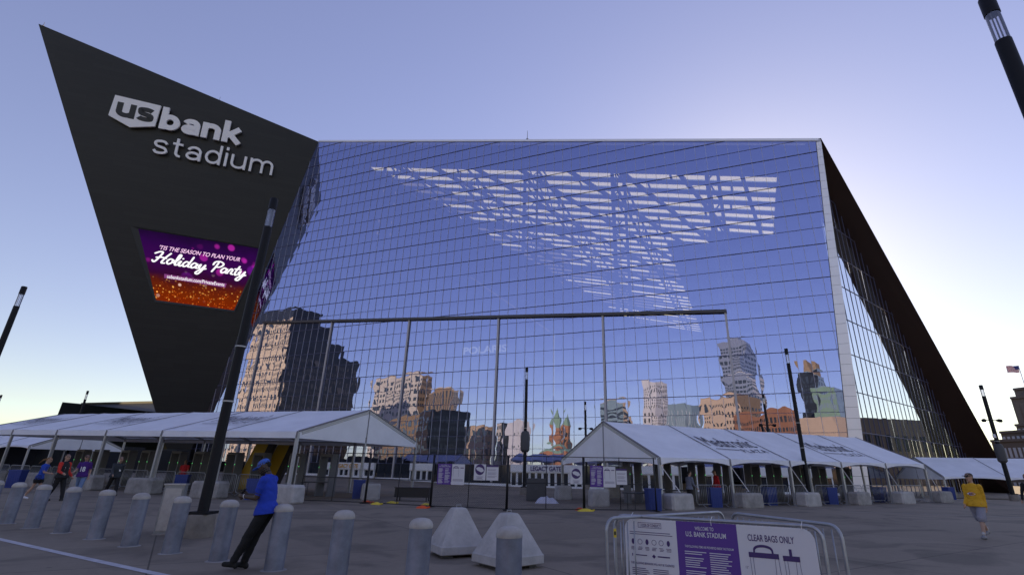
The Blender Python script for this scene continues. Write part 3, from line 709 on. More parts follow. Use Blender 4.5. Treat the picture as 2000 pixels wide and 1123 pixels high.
# hand written title: strokes, unit x-height 1
G = {
 'H': ([[(0, .3), (.25, .05), (.5, .5), (.75, 1.9), (.35, 2.0), (-.1, 1.6)], [(1.75, 2.0), (1.35, 1.0), (1.2, .1), (1.6, .1)], [(.3, .9), (.9, 1.05), (1.5, 1.0)]], 1.75),
 'o': ([[(.7, .9), (.3, 1.0), (.05, .5), (.3, .05), (.65, .35), (.7, .8), (.95, .75)]], .92),
 'l': ([[(0, .4), (.35, 1.1), (.45, 1.9), (.22, 2.0), (.15, 1.0), (.25, .1), (.55, .2)]], .55),
 'i': ([[(0, .5), (.22, .95), (.18, .2), (.4, .05), (.6, .3)], [(.3, 1.4), (.32, 1.45)]], .58),
 'd': ([[(.7, .85), (.3, 1.0), (.05, .5), (.25, .05), (.6, .35), (.8, 1.1), (.9, 2.0)], [(.8, 1.1), (.75, .2), (1.1, .15)]], 1.05),
 'a': ([[(.7, .85), (.3, 1.0), (.05, .5), (.25, .05), (.6, .35), (.75, .95), (.7, .2), (1.0, .15)]], .98),
 'y': ([[(0, .5), (.2, .95), (.2, .25), (.5, .1), (.8, .95), (.7, 0), (.4, -.85), (.05, -.75), (.3, -.2), (1.05, .3)]], 1.05),
 'P': ([[(.35, .0), (.55, 1.0), (.65, 1.8)], [(.1, 1.3), (.2, 1.85), (.8, 2.05), (1.35, 1.7), (1.15, 1.1), (.55, .9)]], 1.4),
 'r': ([[(0, .4), (.25, 1.05), (.5, .85), (.45, .2), (.75, .1)]], .72),
 't': ([[(.45, 1.75), (.25, .6), (.35, .05), (.65, .2)], [(0, 1.15), (.4, 1.2), (.75, 1.25)]], .68),
 ' ': ([], .55)}
def smooth(pts, n=5):
    P = [pts[0]] + list(pts) + [pts[-1]]; out = []
    for i in range(1, len(P) - 2):
        for k in range(n):
            t = k / n; c = []
            for d in (0, 1):
                p0, p1, p2, p3 = P[i - 1][d], P[i][d], P[i + 1][d], P[i + 2][d]
                c.append(.5 * (2 * p1 + (p2 - p0) * t + (2 * p0 - 5 * p1 + 4 * p2 - p3) * t * t + (3 * p1 - p0 - 3 * p2 + p3) * t ** 3))
            out.append(tuple(c))
    return out + [pts[-1]]
a = PF.p(*pf(296, 511)); b = PF.p(*pf(478, 541)); x = b - a; fr = Frame(a, x, PF.n.cross(x)); tw = sum(G[c][1] for c in 'Holiday Party')
k = x.length / tw; kh = (PF.p(*pf(296, 489)) - a).dot(fr.y) / 2.0; mb = MB(); xo = 0
for ch in 'Holiday Party':
    for st in G[ch][0]:
        pts = smooth(st) if len(st) > 2 else st; wd = .13
        Q = [Vector((px_ + .18 * py_, py_)) for px_, py_ in pts]; vs = []
        for i, q in enumerate(Q):
            d = Q[min(i + 1, len(Q) - 1)] - Q[max(i - 1, 0)]; d.normalize(); nn = Vector((-d.y, d.x)) * wd
            for s in (1, -1): v = q + nn * s; vs.append(fr.p((xo + v.x) * k, v.y * kh, .13 + .0005 * i))
        mb.add(vs, [(2 * i, 2 * i + 1, 2 * i + 3, 2 * i + 2) for i in range(len(Q) - 1)])
        for q in (Q[0], Q[-1]):
            mb.poly([fr.p((xo + q.x + wd * math.cos(j * .785)) * k, (q.y + wd * math.sin(j * .785)) * kh, .135) for j in range(8)])
    xo += G[ch][1]
vp(mb, 'script_title', W1)

# ================================================================== LOW WING, FAR BUILDING
D = 125.
def pol(px, py, d): r = ray(px, py); h = math.hypot(r.x, r.y); return Vector((r.x / h * d, r.y / h * d, CAMH + r.z / h * d))
wing = empty('low_building', pol(210, 920, D), 'low dark building with a row of upper windows given a sky glow behind the left tent', 'building'); wiv = Matrix.Translation(-Vector(wing.location))
def wp(mb, nm, mt):
    o = mb.build(nm, mt, wing); o.matrix_parent_inverse = wiv; return o
green = mat('dark_green_metal', (.010, .014, .011), .5, .2, var=.2, vscale=.3)
A_ = pol(108, 808, D); B_ = pol(122, 785, D); C_ = pol(156, 788, D * 1.02); E_ = pol(306, 784, D * 1.15)
A0 = Vector((A_.x, A_.y, 0)); C0 = Vector((C_.x, C_.y, 0)); E0 = Vector((E_.x, E_.y, 0)); bkv = Vector((-5, 40, 0)); bkv = Vector((12, 36, 0))
wp(MB().slab([A0, C0, C_, B_], bkv), 'end_wall', green)
wp(MB().slab([C0 + Vector((.3, .4, 0)), E0, E_, C_ + Vector((.3, .4, 0))], bkv), 'wall', green)
dE = (E_ - C_); L_ = dE.length; nW = 13; wn = Vector((dE.y, -dE.x, 0)).normalized(); wn = wn if wn.dot(C_) < 0 else -wn
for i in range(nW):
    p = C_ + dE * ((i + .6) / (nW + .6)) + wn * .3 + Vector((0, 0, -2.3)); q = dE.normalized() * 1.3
    wp(MB().obox(p, q, wn * .1, Vector((0, 0, 1.3))), 'window', emis('sky_glow_window%d' % i, (.62, .68, .66), .55))  # panes glow to stand in for sky showing through them
for i in range(nW + 1):
    p = C_ + dE * (i / nW); wp(MB().bar(p + wn * .45 - Vector((0, 0, .2)), Vector((p.x, p.y, 0)) + wn * 1.4, .22), 'rib', green)
wp(MB().obox(C_ + wn * .2 - Vector((0, 0, .25)), dE, wn * .5, Vector((0, 0, .4))), 'parapet', green)

lw_a = pol(-60, 905, 80); lw_b = pol(330, 905, 100); lw_a.z = lw_b.z = 0  # dark boxes added to cover the bright horizon under the left tent
e = empty('dark_screen_row', lw_a, 'added row of dark low boxes hiding the bright horizon behind the far left tent', 'screening box'); eiv = Matrix.Translation(-lw_a); lv = lw_b - lw_a
for i in range(9):
    o = MB().obox(lw_a + lv * (i / 9), lv * (.97 / 9), Vector((1.5, 2.2, 0)), Vector((0, 0, 3.3 + .25 * (i % 3)))).build('unit', mat('unit_%d' % i, random.choice([(.02, .022, .03), (.03, .03, .03), (.016, .02, .018)]), .6), e); o.matrix_parent_inverse = eiv
stone = mat('tan_stone', (.17, .14, .115), .8, var=.1, vscale=.2)
DB = 240.
fb = empty('stone_building', pol(1985, 900, DB), 'stepped stone office building with a square tower at the right edge', 'building'); fiv = Matrix.Translation(-Vector(fb.location))
def fp(mb, nm, mt, parent=None):
    o = mb.build(nm, mt, parent or fb); o.matrix_parent_inverse = fiv if parent is None else Matrix.Identity(4); return o
winm = mat('pale_window', (.6, .62, .66), .25, spec=.8)
def block(pl, pr, d, nx, nz, zwin, wh, depth=30, d2=None):
    a = pol(*pl, d); b = pol(pr[0], pl[1], d2 or d); b.z = a.z; a0 = Vector((a.x, a.y, -1)); v = b - a; o_ = Vector((v.y, -v.x, 0)).normalized()
    if o_.y > 0: o_ = -o_
    fp(MB().slab([a0, a0 + v, b, a], -o_ * depth), 'wall', stone)
    fp(MB().obox(a + o_ * .5 + Vector((0, 0, -.1)), v, -o_ * (depth + 1), Vector((0, 0, .8))), 'cornice', stone)
    for j in range(nz):
        for i in range(nx):
            p = a + v * ((i + .22) / nx) + Vector((0, 0, -zwin - j * (wh * 1.75))); fp(MB().obox(p + o_ * .02, v * (.55 / nx), o_ * .08, Vector((0, 0, -wh))), 'window', winm)
block((1936, 863), (2075, 0), DB, 14, 5, 2.0, 3.0, 40, DB * .96)
block((1954, 846), (2075, 0), DB * 1.05, 12, 1, 1.2, 2.2, 30, DB * 1.0)
block((1984, 832), (2075, 0), DB * 1.08, 9, 2, 1.0, 2.4, 25, DB * 1.04)
block((1974, 779), (2050, 0), DB * 1.12, 4, 1, 50, 2.0, 18, DB * 1.1)
block((1980, 762), (2044, 0), DB * 1.13, 4, 1, 60, 2.0, 16, DB * 1.11)
for i in range(5):
    a = pol(1979 + i * 13, 786, DB * 1.095); fp(MB().obox(a, Vector((.9, -.9, 0)), Vector((.3, .3, 0)), Vector((0, 0, -30))), 'pilaster', stone)
P = pol(2003, 757, DB * 1.15); Pt = pol(1988, 714, DB * 1.15)
fl = empty('flag', P, 'striped flag on a pole above the stone building at right edge', 'flag'); fl_i = Matrix.Translation(-P)
o = MB().tube([P, Vector((P.x, P.y, Pt.z))], .14, 6).build('pole', M['white'], fl); o.matrix_parent_inverse = fl_i
red = mat('flag_red', (.5, .05, .06), .7); fwht = mat('flag_white', (.8, .78, .78), .7); blue = mat('flag_blue', (.04, .05, .2), .7)
Pt = Vector((P.x, P.y, Pt.z))
for i in range(13):
    mb = MB(); mb.grid(lambda a, b: Pt + Vector((-.12 - 4.6 * a, .5 * math.sin(a * 7 + i * .05), -(i + b) * .2 - .3 * a - .15 * math.sin(a * 5))), 8, 1); o = mb.build('stripe', red if i % 2 == 0 else fwht, fl, True); o.matrix_parent_inverse = fl_i
mb = MB(); mb.grid(lambda a, b: Pt + Vector((-.12 - 1.9 * a, .5 * math.sin(a * 1.9 / 4.6 * 7) - .05, -b * 1.4 - .12 * a)), 4, 2); o = mb.build('canton', blue, fl, True); o.matrix_parent_inverse = fl_i

# ================================================================== CITY BEHIND THE VIEWER (seen mirrored in the glass)
def plan_hit(K, d, px, py):
    r = ray(px, py); a, b = r.x, r.y           # K + w d = t (a,b)
    det = d[0] * -b + a * d[1]
    return (-K[0] * -b + -a * K[1]) / det if abs(det) > 1e-6 else 10
wing_glass = mat('city_window', (.05, .065, .075), .12, spec=.8)
def city(name, label, xl, xc, xr, yt, D, th, wall, wall2=None, nl=6, nr=8, fh=3.6, wfrac=.55, hfrac=.55, wm=None, wm2=None, zb=0, top=None, cat='building', depth=None):
    """box building placed by where its mirror image stands; wall = left face in the mirror, wall2 = right face"""
    r = ray(xc, yt); h = math.hypot(r.x, r.y); K = Vector((r.x / h * D, r.y / h * D, 0)); H = CAMH + r.z / h * D
    dr = Vector((math.cos(th), math.sin(th), 0)); dl = Vector((-math.sin(th), math.cos(th), 0))
    wl = min(80, max(4, plan_hit(K, dl, xl, yt))) if xl is not None else depth; wr = min(110, max(4, plan_hit(K, dr, xr, yt))) if xr is not None else depth
    e = empty(name, mirror(K), label, cat, 'city buildings across the plaza'); iv = Matrix.Translation(-Vector(e.location)); wall2 = wall2 or wall; wm = wm or wing_glass; wm2 = wm2 or wm
    def put(mb, nm, mt, kind=None):
        mb.v = [tuple(mirror(v)) for v in mb.v]; o = mb.build(nm, mt, e); o.matrix_parent_inverse = iv
        if kind: tag(o, kind=kind)
        return o
    L_, R_ = K + dl * wl, K + dr * wr; X = L_ + dr * wr; Z = Vector((0, 0, H)); z0 = Vector((0, 0, zb - 1))
    put(MB().add([K + z0, L_ + z0, L_ + Z, K + Z], [(0, 1, 2, 3)]), 'wall', wall); put(MB().add([K + z0, R_ + z0, R_ + Z, K + Z], [(0, 1, 2, 3)]), 'wall', wall2)
    put(MB().add([L_ + z0, X + z0, X + Z, L_ + Z, R_ + z0, R_ + Z], [(0, 1, 2, 3), (1, 4, 5, 2)]), 'rear_wall', wall2)
    put(MB().slab([K + Z, R_ + Z, X + Z, L_ + Z], (0, 0, .4)), 'roof', wall2)
    for (d, wd, nn, n_, mt) in ((dl, wl, -dr, nl, wm), (dr, wr, -dl, nr, wm2)):
        if not n_: continue
        mb = MB(); nz = max(1, int((H - zb) / fh)); cw = wd / n_
        for j in range(nz):
            for i in range(n_):
                o = K + d * (cw * (i + .5 - wfrac / 2)) + Vector((0, 0, zb + fh * (j + .25))); mb.add([o + nn * .08, o + d * cw * wfrac + nn * .08, o + d * cw * wfrac + Vector((0, 0, fh * hfrac)) + nn * .08, o + Vector((0, 0, fh * hfrac)) + nn * .08], [(0, 1, 2, 3)])
        put(mb, 'window', mt, 'stuff')
    return dict(K=K, dl=dl, dr=dr, wl=wl, wr=wr, H=H, put=put, e=e)
cm = lambda n, c, r=.8: mat(n, c, r, var=.08, vscale=.1)
tan = cm('tan_limestone', (.80, .64, .44)); dkglass = mat('dark_curtain_wall', (.03, .035, .04), .2, var=.5, vscale=.15); brick = cm('brick_red', (.46, .22, .12)); cream = cm('cream_stone', (.70, .63, .52)); brown = cm('brown_stone', (.40, .28, .17)); tealm = mat('teal_glass', (.28, .38, .40), .2); whitem = cm('white_stone', (.78, .76, .72)); greenc = cm('copper_green', (.26, .40, .28)); silver = mat('silver_glass', (.42, .44, .46), .25, .5); sand = cm('sandstone', (.70, .53, .36))
dim = mat('painted_glint_windows', (.14, .13, .115), .25, var=.6, vscale=.25)  # paler mottled colour stands in for glints on the tower windows
t1 = city('office_tower', 'tall tower with a limestone face and dark glass face across the plaza', 488, 560, 706, 678, 235, R(62), tan, dkglass, 11, 22, 3.2, .42, .58, wing_glass, dim)
def crown(t, up, ins, m_, name='penthouse'):
    K = t['K'] + t['dl'] * ins + t['dr'] * ins; a = max(2, t['wl'] - 2 * ins); b = max(2, t['wr'] - 2 * ins); z = Vector((0, 0, t['H'] + .4))
    t['put'](MB().slab([K + z, K + z + t['dr'] * b, K + z + t['dr'] * b + t['dl'] * a, K + z + t['dl'] * a], (0, 0, up)), name, m_)
zc = t1['H'] + .4
for fr_w, hh in ((.74, 5.5), (.52, 6.5), (.36, 5.0)):
    K = t1['K']; z = Vector((0, 0, zc)); b_ = t1['dr'] * t1['wr'] * fr_w; a_ = t1['dl'] * t1['wl']
    t1['put'](MB().slab([K + z + t1['dr'] * .3, K + z + b_, K + z + b_ + a_, K + z + a_ + t1['dr'] * .3], (0, 0, hh)), 'upper_storey', dkglass)
    if fr_w != .36:
        t1['put'](MB().slab([K + z, K + z + t1['dr'] * .28, K + z + t1['dr'] * .28 + a_, K + z + a_], (0, 0, hh)), 'upper_wall', tan)
        mbw = MB()
        for i in range(11):
            for j in range(2):
                o = K + z + a_ * ((i + .29) / 11) + Vector((0, 0, .8 + j * 3)) - t1['dr'] * .08; mbw.poly([o, o + a_ * (.42 / 11), o + a_ * (.42 / 11) + Vector((0, 0, 1.7)), o + Vector((0, 0, 1.7))])
        t1['put'](mbw, 'upper_window', wing_glass, 'stuff')
    zc += hh
t2 = city('office_block', 'cream topped block beside the tall tower across the plaza', 735, 820, 846, 727, 300, R(50), cream, brown, 9, 6, 3.6)
t3 = city('office_block', 'brown striped block with a cream roof storey across the plaza', 832, 882, 902, 757, 280, R(48), brown, cream, 9, 6, 3.6, .45, .9)
t4 = city('parking_structure', 'dark low building joining the blocks across the plaza', 690, 840, 915, 800, 215, R(30), brown, dkglass, 14, 10, 3.6)
city('arched_block', 'tan block with dark windows across the plaza', 912, 950, 965, 831, 330, R(30), sand, brown, 4, 2, 5)
city('office_block', 'slim dark fronted block across the plaza', 968, 982, 988, 826, 360, R(35), cream, dkglass, 2, 1, 5)
city('white_tower', 'plain white slab building across the plaza', 986, 1018, 1032, 824, 420, R(35), whitem, whitem, 3, 0, 8, .2, .3)
ct = city('clock_tower', 'brick clock tower with a green pointed roof across the plaza', 1076, 1094, 1099, 832, 480, R(55), brick, brick, 3, 2, 7, .3, .5, cat='tower')
def spire(t, h, m_):
    K, a, b = t['K'], t['dl'] * t['wl'], t['dr'] * t['wr']; z = Vector((0, 0, t['H'] + .4)); ap = K + a / 2 + b / 2 + z + Vector((0, 0, h))
    c = [K + z, K + b + z, K + a + b + z, K + a + z]; t['put'](MB().add(c + [ap], [(0, 1, 4), (1, 2, 4), (2, 3, 4), (3, 0, 4)]), 'spire', m_)
spire(ct, 15, greenc)
ct2 = city('corner_turret', 'slim brick turret with a green cap beside the clock tower', 1101, 1107, 1109, 828, 485, R(55), brick, brick, 1, 1, 7, cat='tower'); spire(ct2, 7, greenc)
spire(city('brick_hall', 'long brick hall with green roof below the clock tower', 1058, 1104, 1125, 882, 470, R(50), brick, brick, 8, 4, 5), 9, greenc)
city('striped_block', 'banded teal and dark block across the plaza', 1172, 1216, 1230, 780, 420, R(40), tealm, sand, 1, 1, 5, .96, .45)
city('striped_tower', 'white and black striped tower across the plaza', 1252, 1279, 1300, 741, 430, R(40), whitem, whitem, 4, 5, 4.2, .35, .6, wing_glass, M['black'])
city('teal_block', 'low teal glass block across the plaza', 1300, 1346, 1364, 788, 400, R(40), tealm, tealm, 5, 3, 7, .1, .9, whitem)
city('tan_block', 'broad tan block with deep windows across the plaza', 1366, 1440, 1482, 770, 330, R(45), sand, brown, 9, 6, 4.5, .45, .5)
b1 = city('silver_tower', 'tall silver glass tower rising behind the tan block', 1400, 1445, 1470, 664, 520, R(48), silver, silver, 7, 5, 4.5, .7, .5); crown(b1, 6, 6, silver)
city('silver_tower', 'lower shoulder of pale glass tower behind the tan block', 1418, 1462, 1480, 730, 500, R(48), silver, whitem, 6, 4, 4.5, .8, .5)
city('brick_block', 'low orange brick building with two rows of windows', 1432, 1535, 1556, 800, 260, R(25), brick, brick, 16, 6, 4.5, .55, .45)
dm = city('dark_tower', 'dark tower with a brown rounded top across the plaza', 1556, 1590, 1612, 728, 400, R(45), dkglass, tealm, 5, 3, 4, .5, .6); crown(dm, 9, 2.5, brown, 'dome')
city('green_block', 'green and teal stepped block at the mirror edge', 1582, 1630, 1662, 757, 360, R(45), greenc, tealm, 4, 4, 6, .7, .5, tealm)
city('beige_wall', 'plain beige low building at the mirror edge', 1552, 1630, 1668, 814, 235, R(35), sand, sand, 0, 0)
# dark block mirrored in the side wall
def mirror_s(p): p = Vector(p); return p - SN * (2 * (p - SC).dot(SN))
a = pol(1680, 815, 170); b = pol(1838, 830, 190)
e = empty('dark_block', mirror_s(Vector((a.x, a.y, 0))), 'long dark office block to the right of the plaza', 'building'); iv = Matrix.Translation(-Vector(e.location))
q = [mirror_s((a.x, a.y, -1)), mirror_s((b.x, b.y, -1)), mirror_s((b.x, b.y, a.z)), mirror_s((a.x, a.y, a.z))]; dv = (q[1] - q[0]); ov = Vector((dv.y, -dv.x, 0)).normalized(); ov = ov if ov.dot(SN) > 0 else -ov
o = MB().slab(q, ov * 25).build('wall', cm('grey_brown_panel', (.20, .17, .13)), e); o.matrix_parent_inverse = iv
for i in range(9):
    o = MB().obox(q[0] + dv * ((i + .2) / 9) + Vector((0, 0, q[2].z * .55)) - ov * .1, dv * .06, ov * .05, Vector((0, 0, 4))).build('window', wing_glass, e); o.matrix_parent_inverse = iv

# ================================================================== LAMP POSTS
LZ = 9.23
def lamp(P, label, name='lamp_post', extras=None, plinth=.5, r=.125):
    e = empty(name, P, label, 'lamp post', 'black lamp posts on the plaza'); h = LZ - P.z
    MB().lathe([(.31, -.05), (.31, plinth - .03), (.29, plinth)], n=24).build('plinth', M['foot'], e, 'auto')
    mb = MB(); mb.box((0, 0, plinth + .03), (.50, .50, .06)); mb.build('base_plate', M['pole'], e)
    MB().lathe([(r, plinth + .06), (r * .98, 3), (r * .9, h - .95)], n=20).build('shaft', M['pole'], e, 'auto')
    MB().lathe([(r * .82, h - .95), (r * .82, h - .38)], n=20).build('lens', M['lens'], e, 'auto')
    for k in range(4):
        a = k * math.pi / 2 + .4; MB().tube([(r * .6 * math.cos(a), r * .6 * math.sin(a), h - .96), (r * .6 * math.cos(a), r * .6 * math.sin(a), h - .36)], .012, 5).build('rod', M['mgrey'], e)
    MB().lathe([(r * .9, h - .38), (r * .9, h - .03), (r * .8, h)], n=20).build('cap', M['pole'], e, 'auto')
    for z in (3.15, 4.6):
        MB().lathe([(r + .012, z), (r + .012, z + .035)], n=20).build('band', M['alu'], e, 'auto')
    if extras: extras(e, h)
    return e
def speakers(e, h):
    z = h * .68
    for s in (-1, 1):
        MB().tube([(0, 0, z), (s * .55, -.05, z + .03)], .035, 6).build('arm', M['pole'], e)
        mb = MB(); mb.tube([(s * .45, 0, z), (s * .62, -.08, z - .02), (s * .82, -.14, z - .05)], [.07, .15, .13], 10); mb.build('spot_head', M['pole'], e, 'auto')
    MB().tube([(-.2, -.1, z * .82), (-.2, -.1, z * .82 - .3)], [.1, .13], 10).build('camera_dome', M['white'], e, 'auto')
def box_pod(e, h):
    mb = MB(); mb.lathe([(.20, 2.9), (.34, 3.05), (.36, 4.0), (.27, 4.35), (.2, 4.4)], n=14); mb.build('equipment_pod', M['dgrey'], e, 'auto')
lamp(gnd(385, 1048), 'thick black lamp post rising from a concrete foot in the left foreground')
lamp(on_gnd(*atz(1925, -3, LZ).xy), 'large black lamp post leaning out of the top right corner')
lamp(on_gnd(*atz(1535, 681, LZ).xy), 'black lamp post standing in front of the right tent')
lamp(on_gnd(*atz(1029, 717, LZ).xy), 'black lamp post with grey pod in front of the central doors', extras=box_pod)
lamp(on_gnd(*atz(1143, 784, LZ).xy), 'black lamp post with twin spots just left of the right tent peak', extras=speakers, r=.13)
lamp(on_gnd(*atz(1490, 770, LZ).xy), 'black lamp post with twin spots behind the right tent roof', extras=speakers, r=.13)
def both(e, h): speakers(e, h); box_pod(e, h)
lamp(on_gnd(*atz(1915, 752, LZ).xy), 'black lamp post with twin spots and pod at the far right', extras=both, r=.17)
lamp(on_gnd(*atz(48, 560, LZ).xy), 'black lamp post cut off by the left edge of the picture')
lamp(on_gnd(*atz(172, 763, LZ).xy), 'distant lamp post in front of the low dark building')
lamp(on_gnd(*atz(3, 771, LZ).xy), 'distant lamp post top peeking in at the left edge')

# ================================================================== BOLLARDS, PYRAMIDS, CABINET
bp = [gnd(x, y) for x, y in ((12, 1022), (60, 1031), (119, 1040), (184, 1052), (252, 1066), (332, 1080), (425, 1095), (534, 1113))]
bp = [bp[0] + (bp[0] - bp[1])] + bp + [on_gnd(*atz(674, 1000, 1.0).xy), on_gnd(*atz(823, 1015, 1.0).xy), on_gnd(*atz(997, 1031, 1.0).xy)]
blab = ['steel bollard cut off by the left edge of the picture', 'second steel bollard from the left edge', 'third steel bollard from the left edge', 'fourth steel bollard from the left edge', 'fifth steel bollard from the left edge', 'steel bollard left of the grey cabinet', 'steel bollard just in front of the big lamp post foot', 'steel bollard between the big lamp post and the leaning man', 'steel bollard the man in blue leans against', 'steel bollard standing alone right of the leaning man', 'steel bollard left of the two concrete pyramids', 'steel bollard in front of the right concrete pyramid']
b0 = None
for P, lb in zip(bp, blab):
    P = Vector(P)
    if b0 is None:
        b0 = empty('bollard', P, lb, 'bollard', 'row of steel bollards with concrete caps')
        MB().lathe([(.16, -.05), (.16, .01), (.155, .012), (.155, .90)], n=28).build('sleeve', M['steel'], b0, 'auto')
        MB().lathe([(.160, .90), (.163, .915), (.160, .94), (.145, .975), (.11, 1.005), (.06, 1.02), (.01, 1.025)], n=28).build('cap', M['cap'], b0, 'auto')
        MB().lathe([(.21, -.05), (.21, .004), (.17, .012)], n=28).build('grout_ring', M['conc'], b0, 'auto')
    else:
        c = copy_tree(b0); c.location = P; c.rotation_euler.z = random.uniform(0, 6); c['label'] = lb
        c.rotation_euler.x = random.uniform(-.012, .012)
def pyramid(P, h, wd, rz, label):
    e = empty('concrete_pyramid', P, label, 'barrier', 'pair of concrete pyramid barriers', rz)
    bm = bmesh.new(); mb = MB(); a = wd / 2; t = .135
    rings = [(a - .04, .05), (a, .07), (a, .2), (a - .02, .225), (t + .01, h - .03), (t - .02, h)]
    vs = []
    for r_, z in rings:
        for x, y in ((-1, -1), (1, -1), (1, 1), (-1, 1)):     # chamfered corners
            for q in ((.94, 1), (1, .94)) if x * y < 0 else ((1, .94), (.94, 1)):
                vs.append((x * r_ * q[0], y * r_ * q[1], z))
    n = 8; fs_ = [tuple(range(8))[::-1], tuple(5 * 8 + k for k in range(8))] + [(i * 8 + k, i * 8 + (k + 1) % 8, (i + 1) * 8 + (k + 1) % 8, (i + 1) * 8 + k) for i in range(5) for k in range(8)]
    mb.add(vs, fs_); mb.build('body', M['conc2'], e)
    for x in (-.28, .28): MB().box((x, 0, .025), (.16, wd * .8, .055)).build('skid', M['dgrey'], e)
    MB().tube([(-.05, 0, h - .02), (-.05, 0, h + .05), (.05, 0, h + .05), (.05, 0, h - .02)], .008, 6).build('lifting_eye', M['galv'], e)
pyramid(gnd(890, 1083), .89, .95, R(28), 'left concrete pyramid standing farther back')
pyramid(gnd(991, 1105), .89, .98, R(40), 'right concrete pyramid partly behind a bollard')
P = gnd(322, 1043)
e = empty('utility_cabinet', P, 'grey metal utility cabinet behind the bollards left of the lamp post', 'cabinet', rz=R(18))
MB().box((0, 0, .57), (.44, .3, 1.1)).build('body', mat('cabinet_grey', (.25, .26, .27), .5, .3, var=.25, vscale=5), e); MB().box((0, 0, 1.135), (.48, .34, .03)).build('lid', M['galv'], e); MB().box((0, 0, .01), (.5, .36, .04)).build('base', M['conc'], e); MB().box((0, -.158, .57), (.36, .012, .95)).build('door', M['galv'], e)

